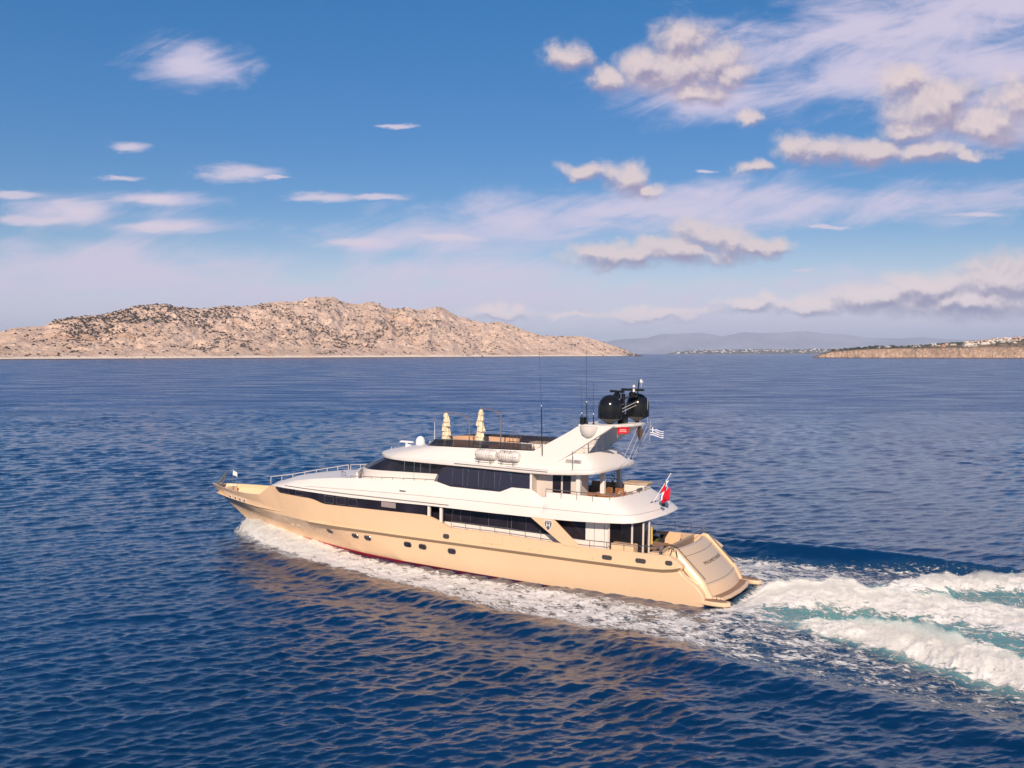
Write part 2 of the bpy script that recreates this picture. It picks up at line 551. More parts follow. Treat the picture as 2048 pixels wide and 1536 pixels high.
    milk = np.maximum(milk, body * np.interp(s, [0, 2, 25, 60], [0.6, 1.0, 0.8, 0.3]) * (0.75 + 0.5 * n2))
    milk = np.maximum(milk, inside * 0.22 * dens)
    # lacy foam drifting on either side of the wash
    lace = sstep(14.5, 9, a) * sstep(2, -3, bx) * np.interp(s, [-6, 4, 30, 60], [0.15, 0.38, 0.3, 0.1])
    foam = np.maximum(foam, lace * (0.5 + 0.9 * (n2 - 0.2)))
    rough = np.clip(wash, 0, 1)
    n4 = fbm(bx * 3.4 + 2, by * 3.4 + 8, 3, 0.6, True)
    h += rough * ((n3 - 0.5) * 0.36 + (nr - 0.5) * 0.30 + (n4 - 0.5) * 0.08)
    h += inside * np.clip(dens, 0, 1.2) * (n4 - 0.5) * 0.14
    return h, foam, milk


def build_sea():
    r1 = [28.0]
    while r1[-1] < 420:
        r1.append(r1[-1] + 0.105 * (r1[-1] / 40.0) ** 1.30)
    while r1[-1] < 36000:
        r1.append(r1[-1] * 1.02 + 1.0)
    rows = np.array([-4000.0, -400, -60, -10, 6, 14, 20, 24] + r1)
    dense = np.linspace(-0.63, 0.63, 960)
    side = np.concatenate([np.linspace(0.634, 1.15, 150), [1.3, 1.7, 2.6, 4.5]])       # coarser beyond the sides of the view
    cols = np.concatenate([-side[::-1], dense, side])
    Yg = np.repeat(rows[:, None], len(cols), 1)
    Xg = np.clip(cols[None, :] * np.maximum(np.abs(Yg), 26.0), -34000 + 10 * np.arange(len(cols))[None, :], 34000 - 10 * np.arange(len(cols))[None, ::-1])
    dcol = np.gradient(cols)[None, :] * np.maximum(np.abs(Yg), 26.0)
    drow = np.repeat(np.abs(np.gradient(rows))[:, None], len(cols), 1)
    spac = np.maximum(dcol, drow * 0.75)
    X0, Y0 = Xg.copy(), Yg.copy()
    Z = np.zeros_like(Xg)
    DX, DY = np.zeros_like(Xg), np.zeros_like(Xg)
    r = np.random.default_rng(5)
    nw = 190
    near = rows < 3000
    sub = np.where(near)[0]
    for i in range(nw):
        lam = 0.24 * (11.0 / 0.24) ** ((i + r.random()) / nw)
        k = 2 * PI / lam
        ang = math.radians(111) + r.normal(0, 0.50)      # the waves run towards the camera's right
        kx, ky = k * math.cos(ang), k * math.sin(ang)
        slope = 0.0265 * math.exp(-(math.log(lam / 0.60) / 1.35) ** 2)
        A = slope / k
        ph = r.random() * 2 * PI
        th = X0[sub] * kx + Y0[sub] * ky + ph
        att = np.clip((lam / spac[sub] - 1.7) / 2.0, 0, 1) * A
        if lam > 1.6:
            att = att * (1 + 1.8 * sstep(55, 130, Y0[sub]))              # longer chop out in the open channel
        c_, s_ = np.cos(th), np.sin(th)
        Z[sub] += att * c_
        DX[sub] -= att * s_ * math.cos(ang) * 1.0
        DY[sub] -= att * s_ * math.sin(ang) * 1.0
    # gusts: broad patches of rougher and calmer water
    gust = 0.45 + 1.1 * fbm(X0 * 0.025 + 40, Y0 * 0.018 + 3, 3)
    Z *= gust
    wk = np.where((rows > 20) & (rows < 190))[0]
    h, foam, milk = np.zeros_like(Z), np.zeros_like(Z), np.zeros_like(Z)
    h[wk], foam[wk], milk[wk] = wake(X0[wk], Y0[wk])
    calm = 1 - 0.45 * np.clip(foam, 0, 1)
    return grid_mesh('sea', X0 + DX, Y0 + DY, Z * calm + h, [sea_mat()], {'foam': foam, 'milk': milk, 'lod': sstep(50, 300, Y0)})


def sea_mat():
    m = bpy.data.materials.new('sea_water')
    m.use_nodes = True
    t = m.node_tree
    b = t.nodes['Principled BSDF']
    tcn = t.nodes.new('ShaderNodeTexCoord')
    ob = tcn.outputs['Object']
    foam = N(t, 'ShaderNodeAttribute', attribute_name='foam').outputs['Fac']
    milk = N(t, 'ShaderNodeAttribute', attribute_name='milk').outputs['Fac']
    # foam: broken up by fine streaky noise drawn out along the yacht's course
    rotv = N(t, 'ShaderNodeVectorRotate', {'Vector': ob, 'Angle': TH}, rotation_type='Z_AXIS').outputs[0]
    st = VM(t, 'MULTIPLY', rotv, (0.62, 1.25, 1.0))
    na = NOISE(t, st, 1.5, 8.0, 0.64, 0.9)
    nb = NOISE(t, st, 5.2, 6.0, 0.65, 0.6)
    nn = M_(t, 'MULTIPLY_ADD', M_(t, 'ADD', M_(t, 'MULTIPLY', na, 0.6), M_(t, 'MULTIPLY', nb, 0.4)), 1.5, -0.25)
    # thin foam sits in threads: a ridged noise
    th = M_(t, 'ABSOLUTE', M_(t, 'SUBTRACT', NOISE(t, st, 2.1, 7.0, 0.6, 1.2), 0.5))
    th = M_(t, 'SUBTRACT', 0.14, th)
    thr = M_(t, 'SUBTRACT', 1.0, M_(t, 'MULTIPLY', foam, 0.92))
    fa = MR(t, M_(t, 'SUBTRACT', M_(t, 'ADD', nn, M_(t, 'MULTIPLY', th, 0.9)), M_(t, 'ADD', M_(t, 'MULTIPLY', thr, 0.62), 0.17)), -0.03, 0.10)
    fa = M_(t, 'MULTIPLY', fa, MR(t, foam, 0.02, 0.2))
    big = NOISE(t, ob, 0.05, 4.0, 0.5)
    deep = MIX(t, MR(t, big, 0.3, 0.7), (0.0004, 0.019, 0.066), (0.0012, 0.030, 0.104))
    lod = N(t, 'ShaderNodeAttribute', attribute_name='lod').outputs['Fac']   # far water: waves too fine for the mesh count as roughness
    deep = MIX(t, M_(t, 'MULTIPLY', lod, MR(t, big, 0.3, 0.7, 0.6, 1.0)), deep, (0.0035, 0.046, 0.20))  # body colour painted bluer far off, standing in for reflected sky light
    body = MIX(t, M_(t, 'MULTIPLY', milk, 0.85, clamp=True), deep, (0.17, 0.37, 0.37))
    white = MIX(t, MR(t, nb, 0.3, 0.7), (0.74, 0.725, 0.73), (0.90, 0.87, 0.85))
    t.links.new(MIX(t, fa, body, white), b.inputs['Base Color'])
    patch = NOISE(t, VM(t, 'MULTIPLY', ob, (0.35, 1.0, 1.0)), 0.085, 6.0, 0.65, 0.5)
    rw = M_(t, 'ADD', 0.015, M_(t, 'MULTIPLY', lod, MR(t, patch, 0.3, 0.7, 0.14, 0.40, 'LINEAR')))
    t.links.new(M_(t, 'MAXIMUM', rw, M_(t, 'MULTIPLY', fa, 0.75)), b.inputs['Roughness'])
    b.inputs['IOR'].default_value = 2.0
    t.links.new(M_(t, 'MULTIPLY', MR(t, fa, 0, 1, 0.5, 0.15, 'LINEAR'), MR(t, lod, 0.1, 1, 1.0, 0.58, 'LINEAR')), b.inputs['Specular IOR Level'])
    # ripples finer than the mesh
    wv = N(t, 'ShaderNodeVectorRotate', {'Vector': ob, 'Angle': math.radians(-23)}, rotation_type='Z_AXIS').outputs[0]
    r1 = NOISE(t, VM(t, 'MULTIPLY', wv, (0.30, 1.0, 1.0)), 4.2, 5.0, 0.60, 0.5)
    r2 = NOISE(t, VM(t, 'MULTIPLY', wv, (0.42, 1.0, 1.0)), 0.85, 4.0, 0.58, 0.4)
    hgt = M_(t, 'ADD', M_(t, 'ADD', M_(t, 'MULTIPLY', r1, 0.032), M_(t, 'MULTIPLY', r2, 0.05)), M_(t, 'MULTIPLY', M_(t, 'MULTIPLY', fa, nb), 0.10))
    bn = N(t, 'ShaderNodeBump', {'Height': hgt, 'Strength': 1.0, 'Distance': 1.0})
    t.links.new(bn.outputs[0], b.inputs['Normal'])
    return m


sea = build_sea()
tag(sea, kind='structure')
# ------------------------------------------------------------------ land
def px_u(px):
    return (np.asarray(px, float) - 1024) / FPX


def terrain(name, upx, shore_v, ridge_v, width, nc, nr, prof, seed, mats, rough=0.1, gully=0.25, tmax=1.7, far=None):
    """land seen across the water: shore_v and ridge_v are (px, v) lists giving how far off its shore lies and how high its skyline stands"""
    u = np.linspace(px_u(upx[0]), px_u(upx[1]), nc)
    px = u * FPX + 1024
    sv = np.interp(px, *zip(*shore_v))
    Ds = CAM_H * FPX / (sv - 706.0) if far is None else np.full_like(u, far)
    wd = np.interp(px, *zip(*width))
    Dr = Ds + wd
    Hr = np.maximum(CAM_H + (706.0 - np.interp(px, *zip(*ridge_v))) / FPX * Dr, 0.5)
    t = np.concatenate([np.linspace(0, 1.05, int(nr * 0.85)), np.linspace(1.05, tmax, nr - int(nr * 0.85) + 1)[1:]])
    T = np.repeat(t[:, None], nc, 1)
    D = Ds[None, :] + wd[None, :] * T
    X, Y = u[None, :] * D, D
    H = Hr[None, :]
    Z = H * prof(T, px[None, :])
    S = X + seed * 1000
    env = np.clip(np.minimum(T * 5, 1), 0, 1)
    sc = np.minimum(H / 100.0, 1.5)
    g = fbm(S / 150 + 0.55 * T, T * 0.9 + S / 900, 5, 0.55, True)
    Z = Z - H * gully * (g - 0.35) * np.sin(np.clip(T, 0, 1) * PI * 0.96) * env * (T < 1.0)
    Z = Z + sc * rough * 100 * ((fbm(S / 75, Y / 75, 6, 0.56, True) - 0.55) * 0.7 + (fbm(S / 22, Y / 22, 4, 0.6) - 0.5) * 0.22) * env * np.where(T < 0.95, 1, 0.35)
    Z[0] = -2.0
    o = grid_mesh(name, X, Y, Z, mats, None, True)
    tag(o, kind='structure')
    return o, (u, t, X, Y, Z)


def rock_mat(name, base, dark, orange, shore, sh_h, veg=0.0, vegcol=(0.06, 0.05, 0.03), sc=1.0, ora=0.5):
    m = bpy.data.materials.new(name)
    m.use_nodes = True
    t = m.node_tree
    b = t.nodes['Principled BSDF']
    ob = t.nodes.new('ShaderNodeTexCoord').outputs['Object']
    z = N(t, 'ShaderNodeSeparateXYZ', {0: ob}).outputs[2]
    c = MIX(t, MR(t, NOISE(t, ob, 0.055 * sc, 8, 0.68), 0.34, 0.66), dark, base)
    c = MIX(t, M_(t, 'MULTIPLY', MR(t, NOISE(t, ob, 0.0052 * sc, 5, 0.6, 0.8), 0.55 - 0.0 * ora, 0.72), ora), c, orange)
    c = MIX(t, M_(t, 'MULTIPLY', MR(t, NOISE(t, ob, 0.2 * sc, 5, 0.7), 0.52, 0.58), 0.50), c, tuple(0.42 * x for x in dark))
    c = MIX(t, M_(t, 'MULTIPLY', MR(t, NOISE(t, ob, 0.011 * sc, 6, 0.62, 1.0), 0.46, 0.60), 0.45), c, tuple(0.74 * x for x in dark))
    if veg:
        vz = M_(t, 'ADD', NOISE(t, ob, 0.11 * sc, 5, 0.6), M_(t, 'MULTIPLY', NOISE(t, ob, 0.007 * sc, 4, 0.6), 0.7))
        c = MIX(t, MR(t, vz, 1.02 - veg * 0.25, 1.08 - veg * 0.25), c, vegcol)
    zz = M_(t, 'ADD', z, M_(t, 'MULTIPLY', M_(t, 'SUBTRACT', NOISE(t, ob, 0.03, 5, 0.6), 0.5), sh_h * 1.6))
    c = MIX(t, MR(t, zz, sh_h * 1.15, sh_h * 0.8), c, shore)
    c = MIX(t, MR(t, z, 2.6, 1.2), c, (0.10, 0.07, 0.05))
    t.links.new(c, b.inputs['Base Color'])
    b.inputs['Roughness'].default_value = 0.95
    b.inputs['Specular IOR Level'].default_value = 0.1
    bn = N(t, 'ShaderNodeBump', {'Height': NOISE(t, ob, 0.16 * sc, 8, 0.7), 'Strength': 1.0, 'Distance': 5.0 / sc})
    t.links.new(bn.outputs[0], b.inputs['Normal'])
    return m


RIDGE = [(-400, 690), (-150, 672), (0, 665), (30, 656), (60, 655), (90, 652), (110, 641), (150, 635), (200, 632), (240, 621), (290, 612), (330, 611), (365, 613), (400, 618),
         (450, 614), (500, 614), (540, 604), (600, 602), (615, 597), (640, 594), (665, 594), (676, 599), (690, 606), (715, 608), (730, 605), (748, 605), (760, 610), (778, 618),
         (800, 617), (820, 617), (838, 620), (855, 617), (886, 616), (900, 624), (915, 631), (940, 641), (960, 645), (1000, 645), (1020, 650), (1060, 665), (1085, 672), (1110, 673),
         (1165, 673), (1190, 679), (1220, 689), (1250, 699), (1272, 709), (1290, 713)]
SHORE = [(-400, 721), (0, 720), (640, 716.2), (1275, 712.6), (1290, 712.4)]
WIDTH = [(-400, 420), (0, 480), (400, 650), (700, 800), (1000, 700), (1150, 420), (1275, 120), (1290, 80)]


def island_prof(T, px):
    a = np.where(T < 0.03, T / 0.03 * 0.05, 0.05 + 0.95 * np.clip((T - 0.03) / 0.97, 0, 1) ** 0.92)
    b = 1 - 1.1 * np.clip((T - 1) / 0.75, 0, 1) ** 1.3
    return np.where(T <= 1, a, b)


m_isl = rock_mat('limestone', (0.93, 0.69, 0.53), (0.72, 0.50, 0.37), (0.70, 0.38, 0.19), (0.95, 0.80, 0.66), 7.0, veg=0.10, vegcol=(0.085, 0.060, 0.040), ora=0.55)
island, ISL = terrain('island', (-380, 1288), SHORE, RIDGE, WIDTH, 1150, 210, island_prof, 1, [m_isl], rough=0.30, gully=0.42)


def clumps(n, place, size, name, m, seed):
    """many small shrub clumps in one object: nobody could count them"""
    r = np.random.default_rng(seed)
    base = np.array([(1, 0, 0.1), (0.3, 0.95, 0.15), (-0.8, 0.6, 0.1), (-0.8, -0.6, 0.12), (0.3, -0.95, 0.1), (0.35, 0.2, 0.75), (-0.35, 0.15, 0.7), (0.0, -0.4, 0.72)])
    fcs = [(0, 1, 5), (1, 6, 5), (1, 2, 6), (2, 3, 6), (3, 7, 6), (3, 4, 7), (4, 0, 7), (0, 5, 7), (5, 6, 7)]
    V, F = [], []
    pts = place(n, r)
    for (x, y, z) in pts:
        s = size(r)
        a = r.random() * 6.28
        ca, sa = math.cos(a), math.sin(a)
        b = base * (1 + r.uniform(-0.3, 0.3, base.shape)) * s
        q = np.stack([b[:, 0] * ca - b[:, 1] * sa, b[:, 0] * sa + b[:, 1] * ca, b[:, 2]], 1) + (x, y, z - 0.1 * s)
        k = len(V)
        V += q.tolist()
        F += [tuple(i + k for i in f) for f in fcs]
    me = bpy.data.meshes.new(name)
    me.from_pydata(V, [], F)
    me.materials.append(m)
    o = link(bpy.data.objects.new(name, me))
    return tag(o, kind='stuff')


def island_places(n, r):
    u, t, X, Y, Z = ISL
    pts = []
    nr, nc = X.shape
    while len(pts) < n:
        i, j = r.integers(3, int(nr * 0.86)), r.integers(0, nc)
        px, T = u[j] * FPX + 1024, t[i]
        d = 0.10 + 0.30 * (fbm(np.array([X[i, j] / 130.0]), np.array([Y[i, j] / 130.0 + T * 2]), 3)[0] > 0.56)
        d += 1.1 * math.exp(-((px - 330) / 130) ** 2) * (T > 0.74)
        d += 1.3 * math.exp(-(((px - 520) - 175 * (1 - T) * 1.5) / 14) ** 2) * (T > 0.25)
        d += 0.9 * math.exp(-(((px - 375) - 90 * (1 - T) * 1.5) / 9) ** 2) * (T > 0.3) + 0.8 * math.exp(-(((px - 800) + 60 * (1 - T) * 1.5) / 9) ** 2) * (T > 0.3) + 0.7 * math.exp(-(((px - 640) - 50 * (1 - T)) / 8) ** 2) * (T < 0.7)
        d += 0.5 * math.exp(-((px - 170) / 55) ** 2) * (T > 0.5)
        d += 0.5 * math.exp(-((px - 880) / 60) ** 2) * (0.6 < T < 0.8)
        if px < 110:
            d *= 0.15
        if px > 1020:
            d *= 0.35
        d *= min(1, T * 4)
        if r.random() < d:
            for _ in range(1 + int(r.random() * 4)):
                ii, jj = min(max(i + r.integers(-2, 3), 0), nr - 1), min(max(j + r.integers(-4, 5), 0), nc - 1)
                pts.append((X[ii, jj], Y[ii, jj], Z[ii, jj]))
    return pts


m_scrub = mat('scrub', (0.060, 0.040, 0.024), 0.95, spec=0.1, vary=0.5, vscale=0.02)
clumps(11500, island_places, lambda r: 1.5 + 3.6 * r.random() ** 2.5, 'scrub', m_scrub, 21)

# ---- headland with a cliff at the right
H_RIDGE = [(1628, 713), (1634, 711), (1645, 707), (1665, 700), (1700, 697.5), (1750, 694.5), (1800, 692.5), (1850, 690), (1880, 687), (1920, 684.5), (1960, 681.5), (2000, 678.5), (2030, 676), (2048, 675), (2200, 668), (2500, 660)]
H_CLIFF = [(1628, 713), (1645, 709), (1665, 703.5), (1731, 699), (1800, 697), (1900, 695.5), (2048, 693.5), (2500, 692)]
H_SHORE = [(1628, 716.0), (2048, 717.2), (2500, 718.5)]
H_W = [(1628, 90), (1665, 380), (1800, 800), (2048, 1100), (2500, 1200)]


def head_prof(T, px):
    cl = np.interp(px, *zip(*H_CLIFF))
    sv = np.interp(px, *zip(*H_SHORE))
    Ds = CAM_H * FPX / (sv - 706)
    Dr = Ds + np.interp(px, *zip(*H_W))
    hc = CAM_H + (706 - cl) / FPX * (Ds + 20)
    hr = np.maximum(CAM_H + (706 - np.interp(px, *zip(*H_RIDGE))) / FPX * Dr, 0.5)
    q = np.clip(hc / hr, 0.05, 1)
    a = np.where(T < 0.035, q * (T / 0.035) ** 0.8, q + (1 - q) * np.clip((T - 0.035) / 0.965, 0, 1) ** 1.0)
    return np.where(T <= 1, a, 1 - 0.5 * np.clip((T - 1) / 0.7, 0, 1))


def land_mat(name, grass, soil, cliff, top):
    m = rock_mat(name, cliff, tuple(0.5 * x for x in cliff), (0.36, 0.18, 0.10), (0.30, 0.22, 0.17), 1.5, sc=2.2, ora=0.6)
    t = m.node_tree
    b = t.nodes['Principled BSDF']
    src = b.inputs['Base Color'].links[0].from_socket
    ob = t.nodes.new('ShaderNodeTexCoord').outputs['Object']
    nz = N(t, 'ShaderNodeNewGeometry')
    up = N(t, 'ShaderNodeSeparateXYZ', {0: nz.outputs['True Normal']}).outputs[2]
    gr = MIX(t, MR(t, NOISE(t, ob, 0.012, 6, 0.65), 0.40, 0.6), soil, grass)
    c = MIX(t, MR(t, up, top, top + 0.2), src, gr)
    t.links.new(c, b.inputs['Base Color'])
    return m


m_head = land_mat('headland_ground', (0.13, 0.095, 0.05), (0.38, 0.24, 0.14), (0.74, 0.51, 0.36), 0.72)
headland, HEAD = terrain('headland', (1626, 2500), H_SHORE, H_RIDGE, H_W, 760, 150, head_prof, 5, [m_head], rough=0.05, gully=0.0)
# deep clefts and rock ribs in the cliff face
_u, _t, _X, _Y, _Z = HEAD
_rib = (fbm(_X / 14, _X * 0 + 3.3, 4, 0.6, True) - 0.5) * 26 * np.exp(-((_t[:, None] - 0.03) / 0.035) ** 2) + (fbm(_X / 6, _Z / 7, 4) - 0.5) * 9 * (_t[:, None] < 0.07)
_X2, _Y2 = _X * (1 + _rib / _Y), _Y + _rib
headland.data.vertices.foreach_set('co', np.stack([_X2, _Y2, _Z], -1).astype(np.float32).ravel())
headland.data.update()

# ---- low coast with a town, and mountains
C_RIDGE = [(1330, 707.8), (1345, 705), (1360, 703.5), (1400, 700.5), (1500, 699), (1640, 698), (1750, 696), (1900, 694)]
m_coast = land_mat('far_coast_ground', (0.075, 0.062, 0.038), (0.24, 0.16, 0.10), (0.36, 0.25, 0.17), 0.35)
coast, COAST = terrain('far_coast', (1332, 1960), [(1332, 708), (1960, 708)], C_RIDGE, [(1332, 100), (1380, 700), (1960, 1100)], 260, 40,
                       lambda T, px: np.where(T <= 1, np.where(T < 0.05, T / 0.05 * 0.15, 0.15 + 0.85 * np.clip((T - 0.05) / 0.95, 0, 1)), 1 - 0.6 * np.clip((T - 1) / 0.7, 0, 1)),
                       9, [m_coast], rough=0.02, gully=0.0, far=11500.0)
MT = [(900, 700), (1150, 697), (1200, 686), (1232, 679), (1290, 676), (1320, 668), (1360, 667), (1400, 665), (1425, 669), (1445, 673), (1470, 667), (1490, 664), (1515, 666), (1535, 666), (1560, 665),
      (1590, 663), (1612, 662), (1650, 667), (1680, 668), (1705, 671), (1730, 675), (1760, 676), (1800, 677), (1845, 674), (1880, 677), (1920, 679), (1980, 680), (2100, 688), (2400, 696), (2700, 704)]
m_mount = mat('mountain_rock', (0.38, 0.35, 0.40), 1.0, spec=0.0, vary=0.4, vscale=0.0008)
mountains, _ = terrain('mountains', (900, 2700), [(900, 707), (2700, 707)], MT, [(900, 3000), (2700, 3000)], 420, 60,
                       lambda T, px: np.where(T <= 1, np.clip(T, 0, 1) ** 1.4, 1 - 0.9 * np.clip((T - 1) / 0.7, 0, 1)), 13, [m_mount], rough=0.10, gully=0.25, far=24000.0)

# ---- houses and trees on the coast
W_WALL = mat('white_render', (0.80, 0.72, 0.63), 0.9, spec=0.2, vary=0.12, vscale=0.2)
C_WALL = mat('cream_render', (0.66, 0.48, 0.34), 0.9, spec=0.2, vary=0.12, vscale=0.2)
P_WALL = mat('pink_render', (0.60, 0.30, 0.20), 0.9, spec=0.2, vary=0.12, vscale=0.2)
TILE = mat('roof_tile', (0.42, 0.17, 0.09), 0.9, vary=0.25, vscale=0.6)
SHUT = mat('dark_opening', (0.05, 0.05, 0.06), 0.3)


def house_mesh(kind, wall):
    b = MB()
    w, d, h = [(9, 8, 6), (13, 9, 6.5), (16, 10, 3.6), (8, 8, 9), (22, 11, 6.2)][kind]
    b.box(-w / 2, w / 2, -d / 2, d / 2, -3, h, 0)
    b.box(-w / 2 - .3, w / 2 + .3, -d / 2 - .3, d / 2 + .3, h + .002, h + .5, 0)
    if kind in (1, 3):
        b.prism([(-d / 2 - .4, h + .51), (d / 2 + .4, h + .51), (0, h + 2.4)], 'x', -w / 2 - .4, w / 2 + .4, 1)
    if kind in (0, 4):
        b.box(-w * .1, w * .3, -d * .2, d * .4, h + .51, h + 3.0, 0)
    nf, nw = max(1, int(h // 3)), max(2, int(w // 3.2))
    for f in range(nf):
        for i in range(nw):
            x = -w / 2 + w * (i + .5) / nw
            b.box(x - .6, x + .6, -d / 2 - .06, -d / 2 + .1, f * 3 + .8, f * 3 + 2.3, 2)
    if kind in (2, 4):
        b.box(-w / 2 + .5, w / 2 - .5, -d / 2 - 2.2, -d / 2 - .02, 2.75, 3.0, 0)
        for i in range(4):
            x = -w / 2 + .8 + (w - 1.6) * i / 3
            b.box(x - .15, x + .15, -d / 2 - 2.1, -d / 2 - 1.8, -3, 2.74, 0)
    me_o = b.build('house', [wall, TILE, SHUT], smooth=0)
    me = me_o.data
    bpy.data.objects.remove(me_o)
    return me


HM = [house_mesh(k, w) for k, w in ((0, W_WALL), (1, W_WALL), (2, W_WALL), (3, C_WALL), (4, W_WALL), (0, P_WALL), (1, C_WALL))]


def at_land(L, px, T):
    u, t, X, Y, Z = L
    j = int(np.clip(np.searchsorted(u, (px - 1024) / FPX), 0, len(u) - 1))
    i = int(np.clip(np.searchsorted(t, T), 0, len(t) - 1))
    return X[i, j], Y[i, j], Z[i, j]


def put_house(L, px, T, k, s, label, group):
    x, y, z = at_land(L, px, T)
    o = bpy.data.objects.new('house', HM[k])
    COL.objects.link(o)
    o.location = (x, y, z)
    o.rotation_euler = (0, 0, random.uniform(-0.5, 0.5))
    o.scale = (s * random.uniform(0.85, 1.2), s, s * random.uniform(0.9, 1.1))
    return tag(o, label, 'house', group)


# hillside above the cliff: clustered towards the right edge of the view
for i in range(95):
    px = 1925 + 150 * random.random() ** 0.8
    T = 0.30 + 0.68 * random.random()
    k = random.choice([0, 1, 2, 2, 3, 4, 6])
    lab = {0: 'white flat-roofed house with a roof room on the far hillside above the cliff', 1: 'white house with a tiled roof on the far hillside above the cliff',
           2: 'long low white house with a porch on the far hillside above the cliff', 3: 'tall cream house with a tiled roof on the far hillside above the cliff',
           4: 'wide white two-storey villa on the far hillside above the cliff', 6: 'cream house with a tiled roof on the far hillside above the cliff'}[k]
    put_house(HEAD, px, T, k, random.uniform(0.55, 0.9), lab, 'houses on the hillside above the cliff')
row = [(1862, 0, 1.0, 'pair'), (1868, 0, 0.9, 'pair'), (1874, 2, .8, ''), (1884, 5, 1.0, ''), (1892, 3, .8, ''), (1905, 2, .9, ''), (1775, 2, .9, ''), (1758, 1, .8, ''), (1812, 0, .6, ''), (1828, 1, .7, ''), (1836, 2, .7, ''),
       (1934, 4, 1.1, ''), (1946, 2, 1.25, '')]
for i, (px, k, s, n) in enumerate(row):
    T = 0.16 if k in (4, 5) or px > 1930 else random.uniform(0.25, 0.6)
    lab = {5: 'reddish house at the edge of the cliff top among white ones', 4: 'large white villa nearest the cliff edge below the hillside town', 3: 'tall cream house with a tiled roof standing on the cliff top',
           2: 'long low white house with a porch standing on the cliff top', 1: 'white house with a tiled roof standing on the cliff top', 0: 'white flat-roofed house with a roof room standing on the cliff top'}[k]
    put_house(HEAD, px, T, k, s, lab, 'houses along the cliff top')
for i in range(165):
    px = 1345 + 330 * random.random()
    T = min(0.98, 0.10 + 0.85 * random.random() ** 0.8)
    k = random.choice([0, 0, 1, 2, 4, 4, 6])
    lab = {0: 'white flat-roofed house with a roof room in the far town on the low coast', 1: 'white house with a tiled roof in the far town on the low coast', 2: 'long low white house in the far town on the low coast',
           4: 'wide white block of the far town on the low coast', 6: 'cream house with a tiled roof in the far town on the low coast'}[k]
    put_house(COAST, px, T, k, random.uniform(0.9, 1.6), lab, 'houses of the far town')


BARK = mat('bark', (0.09, 0.06, 0.04), 0.95)
LEAF = mat('tree_leaves', (0.060, 0.058, 0.026), 0.9, spec=0.2, vary=0.4, vscale=0.4)


def tree_meshes(seed, w, h):
    r = np.random.default_rng(seed)
    b = MB()
    b.tube([(0, 0, -1), (0.1, 0, h * .3), (0.2, .1, h * .6)], [.35, .25, .12], 6)
    for k in range(4):
        a = k * 1.6
        b.tube([(0.1, 0, h * .3), (math.cos(a) * w * .25, math.sin(a) * w * .25, h * .6)], [.16, .06], 5)
    tr = b.build('trunk', BARK)
    c = MB()
    for k in range(420):
        d = r.normal(size=3)
        d /= np.linalg.norm(d)
        rr = (0.55 + 0.45 * r.random()) * (0.75 + 0.35 * vnoise(np.array([d[0] * 2 + seed]), np.array([d[1] * 2 + d[2] * 2 + 5]))[0])
        p = Vector((d[0] * w / 2 * rr, d[1] * w / 2 * rr, h * .62 + d[2] * h * .4 * rr))
        s = 0.35 + 0.45 * r.random()
        a, e = Vector(r.normal(size=3)).normalized() * s, Vector(r.normal(size=3)).normalized() * s
        c.add([p - a, p + e, p + a, p - e], [(0, 1, 2, 3)])
    cr = c.build('crown', LEAF, smooth=0, norm=False)
    ms = (tr.data, cr.data)
    bpy.data.objects.remove(tr)
    bpy.data.objects.remove(cr)
    return ms


TM = [tree_meshes(3, 9, 8), tree_meshes(4, 12, 8.5), tree_meshes(8, 4.5, 10)]
TL = ['round dark tree standing on the cliff top', 'broad spreading dark tree standing on the cliff top', 'narrow dark tree standing on the cliff top']


def put_tree(px, T, k, s, label, group):
    x, y, z = at_land(HEAD, px, T)
    root = empty('tree', (x, y, z))
    root.rotation_euler = (0, 0, random.random() * 6.28)
    root.scale = (s, s, s * random.uniform(.85, 1.15))
    for nm, me in zip(('trunk', 'crown'), TM[k]):
        o = bpy.data.objects.new(nm, me)
        link(o, root)
    return tag(root, label, 'tree', group)


for i in range(60):
    px = random.choice([random.uniform(1664, 1735), random.uniform(1735, 1765), random.uniform(1765, 1930)])
    k = random.choice([0, 1, 1, 2]) if px > 1735 else random.choice([0, 1, 1])
    T = random.uniform(0.12, 0.35) if px < 1735 else random.uniform(0.2, 0.9)
    put_tree(px, T, k, random.uniform(0.55, 1.0), TL[k], 'trees on the cliff top')
put_tree(1752, 0.14, 1, 1.55, 'largest dark tree on the cliff top, beside a white house', 'trees on the cliff top')
put_tree(1786, 0.14, 0, 1.3, 'big round tree between two white houses near the cliff edge', 'trees on the cliff top')


def head_places(n, r):
    pts = []
    while len(pts) < n:
        px = r.uniform(1690, 2120)
        T = r.uniform(0.1, 1.0)
        if px > 1850 and r.random() > 0.25 + 0.75 * (T > 0.5):
            continue
        if px < 1850 and r.random() > 0.35:
            continue
        pts.append(at_land(HEAD, px, T))
    return pts


def coast_places(n, r):
    return [at_land(COAST, r.uniform(1345, 1900), r.uniform(0.08, 1.0)) for _ in range(n)]


clumps(1000, head_places, lambda r: 2.0 + 2.5 * r.random(), 'hillside_trees', LEAF, 31)
clumps(900, coast_places, lambda r: 7.0 + 9 * r.random(), 'far_town_trees', LEAF, 32)

# ---- the air
hz = MB().box(-36000, 36000, -5000, 38000, -4, 690).build('haze', [], smooth=0)
hm = bpy.data.materials.new('haze_air')
hm.use_nodes = True
t = hm.node_tree
t.nodes.clear()
ho = t.nodes.new('ShaderNodeOutputMaterial')
hv = N(t, 'ShaderNodeVolumePrincipled', {'Color': (0.57, 0.71, 1.0, 1), 'Density': 4.6e-5, 'Anisotropy': -0.16})
t.links.new(hv.outputs[0], ho.inputs['Volume'])
hz.data.materials.append(hm)
tag(hz, kind='stuff')
